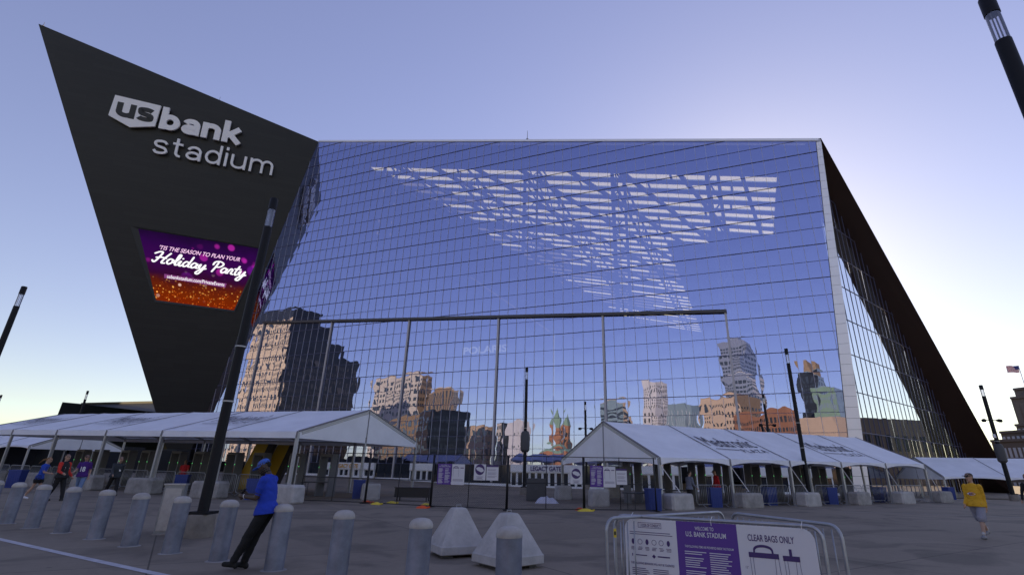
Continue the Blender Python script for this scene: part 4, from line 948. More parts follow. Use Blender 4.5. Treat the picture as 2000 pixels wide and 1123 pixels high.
# ================================================================== TENTS
def tent(name, label, S, ang, nb, L, W, z0, z1, rise, scallop, prints, vh=.36, gable=True, braces=False, group='white frame tents on the plaza', back_bays=True):
    d = Vector((math.cos(ang), math.sin(ang), 0)); p = Vector((-math.sin(ang), math.cos(ang), 0))
    S = Vector((S[0], S[1], 0)); back = p if (S + p).length > S.length else -p
    e = empty(name, S, label, 'tent', group); iv = Matrix.Translation(-S)
    def put(mb, nm, mt, par=None, sm=False):
        o = mb.build(nm, mt, par or e, sm); o.matrix_parent_inverse = iv if par is None else Matrix.Identity(4); return o
    ez = lambda a: z0 + (z1 - z0) * a / (nb * L)
    def roofp(a, w_):      # w_ 0..1 across
        h = 1 - abs(2 * w_ - 1); return S + d * a + back * (W * w_) + Vector((0, 0, ez(a) + rise * h))
    e['_'] = 0
    for side in (0, 1):
        for k in range(nb):
            def fn(i, j):
                w_ = j * .5 if side == 0 else 1 - j * .5
                q = roofp((k + i) * L, w_); sag = .10 * 4 * i * (1 - i) * (1 - .4 * abs(j - .5) * 2) * (.35 + .65 * math.sin(math.pi * j)) ; wr = .012 * math.sin(9 * j + 3 * k) * math.sin(14 * i)
                q.z -= sag * .7 - wr; return q
            o = put(MB().grid(fn, 10, 8), 'roof_panel', M['fabric'], sm=True)
            def vf(i, j):
                q = roofp((k + i) * L, 0 if side == 0 else 1) + (-back if side == 0 else back) * (.03 + .02 * j)
                dp = vh * (1 - (.62 * (4 * i * (1 - i)) ** .8 if scallop else 0)); q.z -= dp * j + .07 * 4 * i * (1 - i) * (1 - j) * .3; return q
            v_ = put(MB().grid(vf, 14, 3), 'valance', M['fabric'], sm=True)
        for k in range(nb + 1):
            if side == 0:
                mb = MB(); a = roofp(k * L, 0) + Vector((0, 0, .035)); b = roofp(k * L, .5) + Vector((0, 0, .035)); mb.bar(a, b, .06, .02); mb.bar(a + Vector((0, 0, -.02)) - back * .06, a - Vector((0, 0, vh + .02)) - back * .09, .07, .02); put(mb, 'rafter_seam', M['seam'])
            mb = MB(); a = roofp(k * L, 0 if side == 0 else 1); g_ = gz(a.x, a.y); mb.bar(Vector((a.x, a.y, g_)), a - Vector((0, 0, .05)), .13, .13, up=d); mb.box((a.x, a.y, g_ + .015), (.32, .32, .03), ang); put(mb, 'post', M['alu'])
    for k in range(nb + 1):
        mb = MB(); mb.bar(roofp(k * L, .02) - Vector((0, 0, .14)), roofp(k * L, .5) - Vector((0, 0, .14)), .1, .14); mb.bar(roofp(k * L, .98) - Vector((0, 0, .14)), roofp(k * L, .5) - Vector((0, 0, .14)), .1, .14); put(mb, 'rafter', M['alu'])
    for w_ in (.02, .5, .98):
        put(MB().bar(roofp(0, w_) - Vector((0, 0, .16)), roofp(nb * L, w_) - Vector((0, 0, .16)), .08, .1), 'purlin', M['alu'])
    for k_, sgn_ in ((0, -1), (nb, 1)):
        if not gable: continue
        off = d * (.04 * sgn_)
        def gf(i, j):
            q = roofp(k_ * L, i) + off; zb = ez(k_ * L) - vh * (1 - (.6 * (4 * i * (1 - i)) ** .8 if scallop == 2 else 0)); q.z = zb + (q.z - zb) * j - .0; q += off * (.6 * math.sin(11 * i + 4 * j) * j * (1 - j)); return q
        put(MB().grid(gf, 24, 8), 'gable', M['fabric'], sm=True)
        put(MB().bar(roofp(k_ * L, .5) + off * 1.6, roofp(k_ * L, .5) + off * 1.6 - Vector((0, 0, rise + vh * .9)), .05, .02, up=d), 'gable_seam', M['seam'])
        for w0, w1 in ((0, .5), (1, .5)): put(MB().bar(roofp(k_ * L, w0) + off * 1.5, roofp(k_ * L, w1) + off * 1.5, .06, .05), 'gable_trim', M['seam'])
        a = roofp(k_ * L, .5); put(MB().bar(Vector((a.x, a.y, gz(a.x, a.y))), a - Vector((0, 0, rise)), .12, .12, up=d), 'gable_post', M['alu'])
    if braces:
        for k in range(nb + 1):
            a = roofp(k * L, 0) - Vector((0, 0, .3)); b = S + d * (k * L + 1.15) - back * .1; put(MB().tube([a, a + (b + Vector((0, 0, .75)) - a) * .5, b + Vector((0, 0, gz(b.x, b.y) + .75))], .022, 6), 'guy_strap', M['white'])
    for (k, txt, x0, x1, w0, w1, sub) in prints:
        # lettering printed on the roof bay, reading along the ridge
        A0 = roofp(k * L, .06); nrm = None
        sgnx = 1 if d.x > 0 else -1
        xv = d * sgnx; org = roofp((k if sgnx > 0 else k + 1) * L, 0); yv = (roofp(k * L, .5) - roofp(k * L, 0)); yl = yv.length
        fr_ = Frame(org, xv, yv); fr_.n = fr_.n if fr_.n.z > 0 else -fr_.n
        mb = MB()
        v, f = text_geo(txt, .0); ax = min(q.x for q in v); bx = max(q.x for q in v); by = max(q.y for q in v)
        def drape(q0, q1, extra=.012):
            i = q0 / L; j = q1 / yl; sag = .10 * 4 * i * (1 - i) * (1 - .4 * abs(j - .5) * 2) * (.35 + .65 * math.sin(math.pi * j)) * .7
            return fr_.p(q0, q1, extra + .03) - Vector((0, 0, sag))
        mb.add([drape(x0 * L + (q.x - ax) / (bx - ax) * (x1 - x0) * L, (w0 + (w1 - w0) * q.y / by) * yl) for q in v], f)
        if sub:
            v, f = text_geo(sub, .01, spacing=1.4); ax = min(q.x for q in v); bx = max(q.x for q in v); by = max(q.y for q in v); xm = x0 + (x1 - x0) * .5
            mb.add([drape(xm * L + (q.x - ax) / (bx - ax) * (x1 - xm) * L, (w0 - .16 + .10 * q.y / by) * yl) for q in v], f)
            mb.add([drape(x0 * L, (w0 - .1) * yl), drape((xm - .03) * L, (w0 - .1) * yl), drape((xm - .03) * L, (w0 - .085) * yl), drape(x0 * L, (w0 - .085) * yl)], [(0, 1, 2, 3)])
        put(mb, 'roof_print', mat('roof_print_ink', (.07, .065, .09), .6))
    del e['_']
    return e, S, d, back
tent('frame_tent', 'long white tent on the right with scalloped eaves and dark roof lettering', (6.17, 27.34), R(29.4), 5, 5., 9., 2.36, 2.50, 2.0, 2, [(1, 'Medtronic', .10, .93, .38, .66, 'PLAZA'), (3, 'Medtronic', .10, .93, .38, .66, 'PLAZA')], braces=True)
LT = tent('frame_tent', 'long white tent on the left with straight valance and gable facing the fence', (-11.66, 26.68), R(157.5), 6, 5., 10., 3.27, 3.75, 1.52, 0, [(1, 'Medtronic', .15, .92, .42, .74, 'PLAZA'), (3, 'Medtronic', .1, .9, .42, .74, 'PLAZA'), (5, 'Medtronic', .1, .9, .42, .74, 'PLAZA')], vh=.32)
tent('frame_tent', 'white tent at the far right behind the man in yellow', pol(1841, 925, 72).xy, R(-6), 4, 6.2, 9., 1.72, 1.72, 2.0, 1, [], vh=.3)
tent('frame_tent', 'small white tent seen under the far left tent', (-46, 50), R(158), 3, 5., 8., 3.1, 3.2, 1.6, 1, [], vh=.3)
# ================================================================== BARRICADES
bars_me = MB().tube([(0, 0, .16), (0, 0, 1.05)], .009, 6).mesh('bar', M['galv'], True)
def barricade(A, B, label, group='steel crowd barricades along the tents', h=1.08, bars=None, r=.019):
    A = Vector(A); B = Vector(B); L = (B - A).xy.length; an = math.atan2(B.y - A.y, B.x - A.x)
    e = empty('crowd_barricade', on_gnd(A.x, A.y), label, 'barricade', group, an)
    dz = gz(B.x, B.y) - gz(A.x, A.y); e.rotation_euler.y = -math.atan2(dz, L)
    q = []
    for (cx, cz, a0) in ((.14, h - .14, 180), (L - .14, h - .14, 90), (L - .14, .28, 0), (.14, .28, -90)):
        for k in range(5): a = R(a0 - k * 22.5); q.append((cx + .14 * math.cos(a), 0, cz + .14 * math.sin(a)))
    q.append(q[0]); MB().tube(q, r, 8, cap=False).build('frame', M['galv'], e, True)
    n = bars or int(L / .125)
    for i in range(1, n):
        o = link('bar', bars_me, e); o.location = (L * i / n, 0, 0)
    for x in (.35, L - .35): MB().tube([(x, -.3, .012), (x, -.05, .15), (x, .05, .15), (x, .3, .012)], r * .8, 6).build('foot', M['galv'], e, True)
    return e
rd = Vector((math.cos(R(29.4)), math.sin(R(29.4)), 0)); rb = Vector((-rd.y, rd.x, 0)); RS = Vector((6.17, 27.34, 0))
names = ['first', 'second', 'third', 'fourth', 'fifth', 'sixth', 'seventh', 'eighth', 'ninth', 'tenth', 'eleventh', 'twelfth']
A = gnd(1362, 991)
for i in range(9):
    a = A + rd * (2.5 * i) ; barricade(a, a + rd * 2.35, '%s steel barricade along the right tent counted from the fence' % names[i])
ld = Vector((math.cos(R(157.5)), math.sin(R(157.5)), 0)); LS = Vector((-11.66, 26.68, 0)); lb_ = Vector((ld.y, -ld.x, 0))
A = gnd(520, 971)
for i in range(11):
    a = A + ld * (2.5 * i); barricade(a, a + ld * 2.35, '%s steel barricade along the left tent counted from the leaning man' % names[i])

# ================================================================== BALLAST BLOCKS, BINS, DETECTORS
def block_(P, rz, sx, sy, sz, label, m_=None, group='concrete ballast blocks at the tent posts'):
    e = empty('ballast_block', P, label, 'concrete block', group, rz)
    mb = MB(); a, b = sx / 2, sy / 2; vs = []
    for z, k in ((0, .96), (.06, 1), (sz * .86, .97), (sz, .88)):
        for x, y in ((-a, -b + .1), (-a + .1, -b), (a - .1, -b), (a, -b + .1), (a, b - .1), (a - .1, b), (-a + .1, b), (-a, b - .1)): vs.append((x * k, y * k, z))
    mb.add(vs, [tuple(range(8))[::-1], tuple(24 + k for k in range(8))] + [(i * 8 + k, i * 8 + (k + 1) % 8, (i + 1) * 8 + (k + 1) % 8, (i + 1) * 8 + k) for i in range(3) for k in range(8)])
    mb.build('block', m_ or M['conc'], e); MB().tube([(-.09, 0, sz - .02), (-.09, 0, sz + .07), (.09, 0, sz + .07), (.09, 0, sz - .02)], .012, 6).build('lifting_loop', M['galv'], e, True)
for i in range(6):
    P = RS + rd * (5 * i + .75) - rb * .35; P.z = gz(P.x, P.y)
    block_(P, R(29.4) + random.uniform(-.08, .08), 1.5, .75, .72, '%s concrete block along the right tent counted from the fence' % names[i], M['conc2'] if i in (0, 2, 4) else M['conc'])
for i in range(7):
    P = LS + ld * (5 * i - .2) - lb_ * .35; P.z = gz(P.x, P.y)
    block_(P, R(157.5) + random.uniform(-.08, .08), 1.9, .8, .78, '%s concrete block along the left tent counted from its gable' % names[i], M['conc2'] if i == 0 else M['conc'])
for (px, py, lab) in ((722, 975, 'pale concrete block at the gable post of the left tent'), (1170, 988, 'pale concrete block behind the fence at the purple banner'), (1196, 972, 'smaller pale block farther behind the purple banner'), (1100, 975, 'pale block behind the grey cabinet near the centre lamp')):
    block_(gnd(px, py), R(20), 1.0, .7, .8, lab, M['conc2'])
def bin_(P, label, rz=0):
    e = empty('trash_bin', P, label, 'bin', 'blue bins around the tents', rz)
    MB().box((0, 0, .45), (.56, .56, .9), top=1.1).build('tub', M['bin'], e); MB().box((0, 0, .925), (.66, .66, .06)).build('rim', M['bin'], e)
    for k in range(5): MB().box((-.22 + .11 * k, -.305, .46), (.03, .02, .8)).build('rib', M['bin'], e)
for px, py, lb in ((490, 975, 'blue bin behind the barricade left of the leaning man'), (350, 962, 'blue bin behind the barricade left of the big lamp post'), (26, 952, 'blue bin behind the barricade at the far left'), (698, 973, 'blue bin beside the gable post of the left tent'), (1277, 997, 'blue bin beside the folding table at the right tent corner'), (1398, 990, 'blue bin behind the first barricade of the right tent'), (1505, 986, 'blue bin behind the second barricade of the right tent'), (1625, 984, 'blue bin right of the lamp post under the right tent'), (1722, 980, 'blue bin in the fourth bay of the right tent'), (1857, 975, 'blue bin beyond the end of the right tent')):
    bin_(gnd(px, py), lb, random.uniform(0, .5))
def detector(P, rz, label, name_group):
    e = empty('metal_detector', P, label, 'metal detector', name_group, rz)
    for s in (-1, 1):
        MB().box((s * .42, 0, 1.08), (.10, .58, 2.16)).build('side_panel', M['mgrey'], e)
        MB().box((s * .42, -.3, 1.55), (.025, .02, .03)).build('light', M['led'], e)
    MB().box((0, 0, 2.2), (.94, .5, .16)).build('header', M['mgrey'], e)
for i in range(10):
    P = LS + ld * (2.6 + 2.7 * i) + lb_ * (5.2 + (i % 2) * .3); P.z = gz(P.x, P.y); detector(P, R(157.5 - 180), '%s grey walk through detector under the left tent counted from its gable' % names[i], 'detectors under the left tent')
for i in range(9):
    P = RS + rd * (2.2 + 2.6 * i) + rb * (4.8 + (i % 2) * .3); P.z = gz(P.x, P.y); detector(P, R(29.4), '%s grey walk through detector under the right tent counted from the fence' % names[i], 'detectors under the right tent')
# yellow display legs under the left tent
for k, (x0, x1, y) in enumerate(((468, 512, 938), (512, 556, 938))):
    P = gnd(x0, 955); e = empty('display_column', P, ['left slanted yellow display column under the left tent', 'right slanted yellow display column with black edge under the left tent'][k], 'display', 'yellow display columns under the left tent')
    MB().slab([(-.5, 0, 0), (.45, 0, 0), (1.35, 0, 2.9), (.5, 0, 2.9)], (0, .5, 0)).build('panel', M['gold'], e); MB().slab([(.47, -.02, 0), (.85, -.02, 0), (1.75, -.02, 2.9), (1.37, -.02, 2.9)], (0, .5, 0)).build('edge', M['black'], e)

# ================================================================== FENCE WITH BANNERS
fpx = [(583, 978), (712, 983), (840, 990), (989, 996.5), (1141, 997), (1284, 999)]
fpos = [gnd(*p) for p in fpx]; FH = 2.28
flabs = ['fence panel nearest the left tent post', 'fence panel in front of the black table under the gable', 'fence panel carrying the first purple banner', 'fence panel in front of the grey cabinet and gate lettering', 'fence panel at the right tent with the second purple banner']
FR = []
for k in range(5):
    A, B = fpos[k], fpos[k + 1]; L = (B - A).xy.length; an = math.atan2(B.y - A.y, B.x - A.x)
    e = empty('chain_link_panel', A, 'black chain link ' + flabs[k], 'fence', 'temporary chain link fence panels', an); e.rotation_euler.y = -math.atan2(B.z - A.z, L)
    for x in (.03, L - .03): MB().tube([(x, 0, .0), (x, 0, FH)], .03, 8).build('post', M['fence'], e, True)
    MB().tube([(L / 2, 0, .06), (L / 2, 0, FH)], .018, 6).build('stay', M['fence'], e, True)
    for z in (.06, 1.12, FH - .02): MB().tube([(.03, 0, z), (L - .03, 0, z)], .02, 6).build('rail', M['fence'], e, True)
    mb = MB(); st = .085; x = -FH
    while x < L:
        for sg in (1, -1):
            a0 = max(0, x); a1 = min(L, x + FH - .06)
            if a1 > a0:
                z0, z1 = (a0 - x + .03, a1 - x + .03) if sg > 0 else (FH - .03 - (a0 - x), FH - .03 - (a1 - x))
                t_ = .0028; mb.add([(a0 - t_, 0, z0), (a0 + t_, .002, z0), (a1 + t_, .002, z1), (a1 - t_, 0, z1)], [(0, 1, 2, 3)])
        x += st
    tag(mb.build('mesh_wire', M['fence'], e), kind='stuff')
    for x in (.0, L):
        MB().box((x, 0, .03), (.12, .6, .04)).build('foot', M['fence'], e)
    FR.append((A, B, L, an))
def on_fence(k, px, py):
    A, B, L, an = FR[k]; d = (B - A).normalized(); n_ = Vector((d.y, -d.x, 0)); n_ = n_ if n_.y < 0 else -n_
    q = on_plane(px, py, A + n_ * .06, n_); return q, d, n_
def banner(k, x0, x1, y0, y1, label, style):
    q, d, n_ = on_fence(k, x0, y1); q2, _, _ = on_fence(k, x1, y1); q3, _, _ = on_fence(k, (x0 + x1) / 2, y0)
    W_ = (q2 - q).dot(d); H_ = q3.z - q.z; fr = Frame(q, d, (0, 0, 1), n_)
    e = empty('fence_banner', q, label, 'banner', 'banners tied to the fence'); iv = Matrix.Translation(-q)
    def put(mb, nm, mt): o = mb.build(nm, mt, e); o.matrix_parent_inverse = iv; return o
    base, ink = (M['purple'], M['paper']) if style == 'purple' else (M['paper'], M['ink'] if style != 'head' else M['ink'])
    put(MB().slab([fr.p(0, 0), fr.p(W_, 0), fr.p(W_, H_), fr.p(0, H_)], n_ * .008), 'sheet', base)
    mb = MB(); R_ = lambda a, b, c, d_: mb.poly([fr.p(a * W_, b * H_, .012), fr.p(c * W_, b * H_, .012), fr.p(c * W_, d_ * H_, .012), fr.p(a * W_, d_ * H_, .012)])
    rnd = random.Random(hash(label) % 999 if False else len(label) * 7 + int(x0))
    if style == 'purple':
        text_on(mb, fr, 'WELCOME TO', .2 * W_, .8 * W_, .91 * H_, .95 * H_, .012, bold=.01); text_on(mb, fr, 'U.S. BANK STADIUM', .1 * W_, .9 * W_, .84 * H_, .89 * H_, .012, bold=.015)
        for c in (.08, .54):
            y = .76
            while y > .06: R_(c, y, c + .38 * rnd.uniform(.6, 1), y + .016); y -= .034 if rnd.random() > .25 else .06
    elif style == 'bags':
        R_(.08, .80, .55, .84); R_(.66, .80, .92, .84)
        mb.grid(lambda i, j: fr.p((.32 + .16 * math.cos(math.pi * i) * (1 - .2 * j)) * W_, (.84 + .07 * math.sin(math.pi * i) * (1 - .35 * j)) * H_, .012), 10, 1)
        for y in (.26, .22, .18): R_(.1, y, .9, y + .012)
        for x in (.1, .53): R_(x, .4, x + .012, .8)
    elif style == 'round':
        n = 28; mb.add([fr.p(W_ * .5 + W_ * .40 * math.cos(2 * math.pi * j / n) * (1 if s == 0 else 1), H_ * .66 + W_ * .40 * math.sin(2 * math.pi * j / n), .012) for s in (0,) for j in range(n)], [tuple(range(n))])
        for y, a, b in ((.2, .2, .8), (.13, .3, .7), (.07, .2, .8)): R_(a, y, b, y + .025)
    elif style == 'head':
        R_(0, .88, 1, 1)
        for y in (.7, .64, .5, .44, .38, .26, .2): R_(.1, y, rnd.uniform(.7, .92), y + .014)
    put(mb, 'print', ink)
    if style == 'round':
        mb = MB(); mb.add([fr.p((.5 + a) * W_, H_ * .66 + b * W_, .016) for a, b in ((-.33, .12), (-.1, .2), (.2, .12), (.34, -.04), (.3, -.14), (.12, -.2), (-.06, -.12), (-.26, -.03))], [tuple(range(8))]); put(mb, 'emblem', M['paper'])
banner(2, 853, 880, 905, 945, 'purple welcome banner on the fence left of centre', 'purple')
banner(2, 881, 906, 906, 946, 'white clear bag banner beside the left purple banner', 'bags')
banner(2, 925, 948, 906, 937, 'white notice with round purple emblem left of the thick fence post', 'round')
banner(2, 949.5, 973, 908, 937.5, 'white notice with purple heading left of the thick fence post', 'head')
banner(3, 1114, 1136.5, 914, 945, 'white notice with round purple emblem left of the double fence post', 'round')
banner(4, 1153, 1178.5, 909, 950, 'purple welcome banner on the fence in front of the right tent', 'purple')
banner(4, 1179, 1203, 911, 951, 'white clear bag banner beside the right purple banner', 'bags')
banner(4, 1204, 1225, 915, 946, 'white notice with purple heading in front of the right tent', 'head')
# things behind / at the fence
def sandbag(px, py, m_, label, rz=0, sx=.5):
    e = empty('sandbag', gnd(px, py), label, 'sandbag', 'sandbags weighing the fence feet', rz)
    mb = MB(); mb.grid(lambda i, j: (sx * (i - .5), .3 * (j - .5), .11 * (16 * i * (1 - i) * j * (1 - j)) ** .45 * (1 + .12 * math.sin(9 * i + 5 * j))), 12, 8); mb.build('bag', m_, e, True); MB().tube([(sx * .5 - .03, 0, .02), (sx * .5 + .1, .03, .05)], [.05, .03], 7).build('tied_end', m_, e, True)
sandbag(716, 982, M['orange'], 'orange sandbag by the left tent gable', .1); sandbag(735, 985, M['yellow'], 'yellow sandbag right of the first orange one', -.4); sandbag(764, 983, M['yellow'], 'flat yellow sandbag below the black table', .3); sandbag(824, 992, M['orange'], 'orange sandbag at the foot of the third fence post', 0); sandbag(831, 987, M['yellow'], 'yellow sandbag leaning at the third fence post', 1.2); sandbag(1143, 998, M['yellow'], 'yellow sandbag at the double fence post', .2, .7); sandbag(1132, 996, M['orange'], 'small red orange sandbag behind the yellow one', .5, .35)
def table(px, py, rz, label, L=1.8, cloth=None):
    e = empty('folding_table', gnd(px, py), label, 'table', None, rz)
    MB().box((0, 0, .73), (L, .72, .05)).build('top', cloth or M['dgrey'], e)
    for s in (-1, 1):
        mb = MB(); mb.tube([(s * (L / 2 - .25), -.28, 0), (s * (L / 2 - .25), -.28, .71)], .018, 6); mb.build('leg', M['dgrey'], e, True); MB().tube([(s * (L / 2 - .25), .28, 0), (s * (L / 2 - .25), .28, .71)], .018, 6).build('leg', M['dgrey'], e, True)
    return e
table(618, 968, .1, 'black folding table under the left tent gable'); table(1255, 995, R(29), 'black folding table at the right tent corner')
table(1320, 985, R(29), 'black folding table behind the first concrete block')
e = empty('draped_table', gnd(806, 978), 'low black draped bench table behind the fence', 'table', None, -.1); MB().box((0, 0, .42), (1.9, .6, .46), top=.98).build('drape', M['black'], e); MB().box((0, 0, .665), (1.96, .66, .03)).build('top', M['black'], e)
for sx in (-.8, .8):
    for sy in (-.22, .22): MB().box((sx, sy, .1), (.05, .05, .2)).build('leg', M['black'], e)
P = gnd(1047, 978); e = empty('equipment_cabinet', P, 'dark grey two door cabinet beside the centre lamp post', 'cabinet', None, -.05)
MB().box((0, 0, .62), (1.12, .6, 1.2)).build('body', M['dgrey'], e)
for s in (-1, 1): MB().box((s * .275, -.305, .62), (.53, .02, 1.14)).build('door', M['dgrey'], e); MB().box((s * .05, -.325, .7), (.02, .03, .2)).build('handle', M['mgrey'], e)
e = empty('plastic_sheet', gnd(1068, 982), 'crumpled pale plastic sheet on the ground by the cabinet', 'plastic sheet'); mb = MB(); rr = random.Random(3); hh = [[rr.random() for _ in range(9)] for _ in range(7)]
mb.grid(lambda i, j: (1.3 * (i - .5), .7 * (j - .5), .30 * (16 * i * (1 - i) * j * (1 - j)) ** .5 * (.4 + .9 * hh[int(j * 6)][int(i * 8)])), 8, 6); mb.build('sheet', mat('pale_plastic', (.5, .5, .6), .4), e)
# ================================================================== FOREGROUND BARRICADE AND BANNER
q0 = atz(1225, 1012, 1.06); q1 = atz(1590, 1034, 1.06)
g0 = Vector((q0.x, q0.y, 0)); g1 = Vector((q1.x, q1.y, 0)); dd = (g1 - g0).normalized(); nn = Vector((dd.y, -dd.x, 0))
barricade(g0 - dd * .16 - nn * -.06, g1 + dd * .08 - nn * -.06, 'steel barricade carrying the three part stadium banner', 'foreground barricades', h=1.10, r=.021)
r0 = atz(1184, 1012, 1.1); r1 = atz(1412, 999, 1.1); r2 = atz(1428, 1001, 1.1); r3 = Vector((3.60, 6.75, 1.1))
barricade((r0.x, r0.y, 0), (r1.x, r1.y, 0), 'steel barricade behind the banner running to the left', 'foreground barricades', h=1.10, r=.021)
barricade((r2.x, r2.y, 0), (r3.x, r3.y, 0), 'steel barricade behind the banner running to the right', 'foreground barricades', h=1.10, r=.021)
BW = (g1 - g0).length; BH = 1.0
e = empty('barricade_banner', g0, 'white and purple stadium rules banner with clear bag drawing', 'banner'); biv = Matrix.Translation(-g0)
zt = 1.075; bf = Frame(g0 - nn * -.10 + Vector((0, 0, zt - BH)), dd, (0, 0, 1), nn)
def bput(mb, nm, mt): o = mb.build(nm, mt, e); o.matrix_parent_inverse = biv; return o
x1_, x2_ = BW * .305, BW * .63
def rrect(a, b, c, d_, rad, left):
    pts = []
    for k in range(7):
        t_ = R(90 * k / 6)
        if left: pts.append((a + rad - rad * math.sin(t_) if False else a + rad - rad * math.cos(t_), d_ - rad + rad * math.sin(t_)))
    return pts
lp = [(0, 0), (x1_, 0), (x1_, BH)] + [(.13 - .13 * math.sin(R(15 * k)), BH - .13 + .13 * math.cos(R(15 * k))) for k in range(7)]
rp = [(BW, 0)] + [(BW - .13 + .13 * math.cos(R(15 * k)), BH - .13 + .13 * math.sin(R(15 * k))) for k in range(7)] + [(x2_, BH), (x2_, 0)]
bput(MB().slab([bf.p(a, b) for a, b in lp], nn * .006), 'left_panel', M['paper'])
bput(MB().slab([bf.p(a, b) for a, b in [(x1_, 0), (x2_, 0), (x2_, BH), (x1_, BH)]], nn * .0062), 'middle_panel', M['purple'])
bput(MB().slab([bf.p(a, b) for a, b in rp], nn * .006), 'right_panel', M['paper'])
mb = MB(); OFF = .0095
def rect(a, b, c, d_): mb.poly([bf.p(a, b, OFF), bf.p(c, b, OFF), bf.p(c, d_, OFF), bf.p(a, d_, OFF)])
def frame_(a, b, c, d_, t_=.006): rect(a, b, c, b + t_); rect(a, d_ - t_, c, d_); rect(a, b, a + t_, d_); rect(c - t_, b, c, d_)
def seg(a, b, t_=.004):
    A = Vector(a); B = Vector(b); d_ = (B - A).normalized(); n_ = Vector((-d_.y, d_.x)) * t_ / 2; mb.poly([bf.p(*(A - n_), OFF), bf.p(*(B - n_), OFF), bf.p(*(B + n_), OFF), bf.p(*(A + n_), OFF)])
lw = x1_
frame_(lw * .27, BH - .105, lw * .72, BH - .04, .005); rect(lw * .31, BH - .1, lw * .315, BH - .045)
text_on(mb, bf, 'CODE OF CONDUCT', lw * .335, lw * .70, BH - .09, BH - .055, OFF, bold=.015)
rnd = random.Random(5)
for y in (.16, .185): rect(lw * .1, BH - y, lw * (.88 if y < .17 else .92), BH - y + .007)
for i in range(6):
    cx = lw * (.16 + i * .135); cy = BH - .27
    n = 12; mb.poly([bf.p(cx + .03 * math.cos(2 * math.pi * j / n) * (.7 if i in (0, 2, 5) else 1), cy + .034 * math.sin(2 * math.pi * j / n), OFF) for j in range(n)]) if i in (0, 2, 5) else [seg((cx + .03 * math.cos(2 * math.pi * j / n), cy + .03 * math.sin(2 * math.pi * j / n)), (cx + .03 * math.cos(2 * math.pi * (j + 1) / n), cy + .03 * math.sin(2 * math.pi * (j + 1) / n)), .005) for j in range(n)]
    for y in (.335, .35, .365): rect(cx - .035 * rnd.uniform(.6, 1), BH - y, cx + .035 * rnd.uniform(.6, 1), BH - y + .006)
bput(mb, 'conduct_print', M['ink']); mb = MB(); rect(lw * .13, BH - .44, lw * .145, BH - .41); rect(lw * .2, BH - .43, lw * .42, BH - .42)
mb.poly([bf.p(lw * .55 + a, BH - .43 + b, OFF) for a, b in ((-.025, 0), (0, -.025), (.025, 0), (0, .025))]); rect(lw * .62, BH - .435, lw * .85, BH - .42)
text_on(mb, bf, 'THE FOLLOWING BEHAVIORS WILL NOT BE TOLERATED', lw * .1, lw * .92, BH - .53, BH - .505, OFF, bold=.01)
for c, w_ in ((.12, .34), (.52, .38)):
    y = .58
    while y < .97: rect(lw * c, BH - y, lw * (c + w_ * rnd.uniform(.7, 1)), BH - y + .008); y += .022 if rnd.random() > .22 else .036
tag(bput(mb, 'rules_print', M['ink']), kind='stuff'); mb = MB(); rw = BW - x2_
text_on(mb, bf, 'CLEAR BAGS ONLY', x2_ + rw * .14, x2_ + rw * .74, BH - .165, BH - .095, OFF, bold=.012)
def bag(a, c, top, bot, dep):
    rect(a, top - .055, c, top); seg((a + .01, top), (a + .02, bot)); seg((c - .01, top), (c + .01, bot - .01)); seg((a + .02, bot), (c + .01, bot - .01)); seg((a + .02, bot), (a + .05, bot + dep)); seg((a + .05, bot + dep), (c - .05, bot + dep)); seg((c - .05, bot + dep), (c + .01, bot - .01)); seg((a + .05, bot + dep), (a + .045, top - .05)); seg((c - .05, bot + dep), (c - .045, top - .05))
bput(mb, 'bag_heading', M['ink']); mb = MB()
ba, bc, bt_, bb_ = x2_ + rw * .13, x2_ + rw * .52, BH - .285, BH - .66
bag(ba, bc, bt_, bb_, .05)
mb.grid(lambda i, j: bf.p((ba + bc) / 2 + (bc - ba) * (.34 - .06 * j) * math.cos(math.pi * i), bt_ + (.085 - .028 * j) * math.sin(math.pi * i) ** .6, OFF), 14, 1)
bag(x2_ + rw * .57, x2_ + rw * .78, bt_ - .01, bb_, .04); rect(x2_ + rw * .655, bt_ - .02, x2_ + rw * .69, bt_ + .06)
text_on(mb, bf, '12"', x2_ + rw * .07, x2_ + rw * .11, BH - .46, BH - .435, OFF); text_on(mb, bf, '12"', x2_ + rw * .30, x2_ + rw * .345, BH - .72, BH - .695, OFF); text_on(mb, bf, '6"', x2_ + rw * .68, x2_ + rw * .71, BH - .74, BH - .715, OFF); text_on(mb, bf, 'SMALL CLUTCH', x2_ + rw * .38, x2_ + rw * .58, BH - .79, BH - .76, OFF, bold=.01)
bput(mb, 'bag_drawing', M['ink'])
mb = MB(); mw = x2_ - x1_
text_on(mb, bf, 'WELCOME TO', x1_ + mw * .32, x1_ + mw * .63, BH - .09, BH - .05, OFF, bold=.012); text_on(mb, bf, 'U.S. BANK STADIUM', x1_ + mw * .16, x1_ + mw * .82, BH - .165, BH - .11, OFF, bold=.015)
bput(mb, 'welcome_heading', M['paper']); mb = MB(); text_on(mb, bf, 'THE FOLLOWING ITEMS ARE PROHIBITED INSIDE THE STADIUM', x1_ + mw * .13, x1_ + mw * .92, BH - .29, BH - .265, OFF, bold=.01)
for c, w_ in ((.12, .36), (.53, .38)):
    y = .34
    while y < .97: rect(x1_ + mw * c, BH - y, x1_ + mw * (c + w_ * rnd.uniform(.65, 1)), BH - y + .009); y += .024 if rnd.random() > .25 else .046
bput(mb, 'prohibited_list', M['paper'])
for x in (.1, BW * .5, BW - .12): bput(MB().tube([bf.p(x, BH - .03, .008), bf.p(x, BH + .03, .02), bf.p(x + .01, BH + .07, -.04)], .004, 5), 'cable_tie', M['white'])
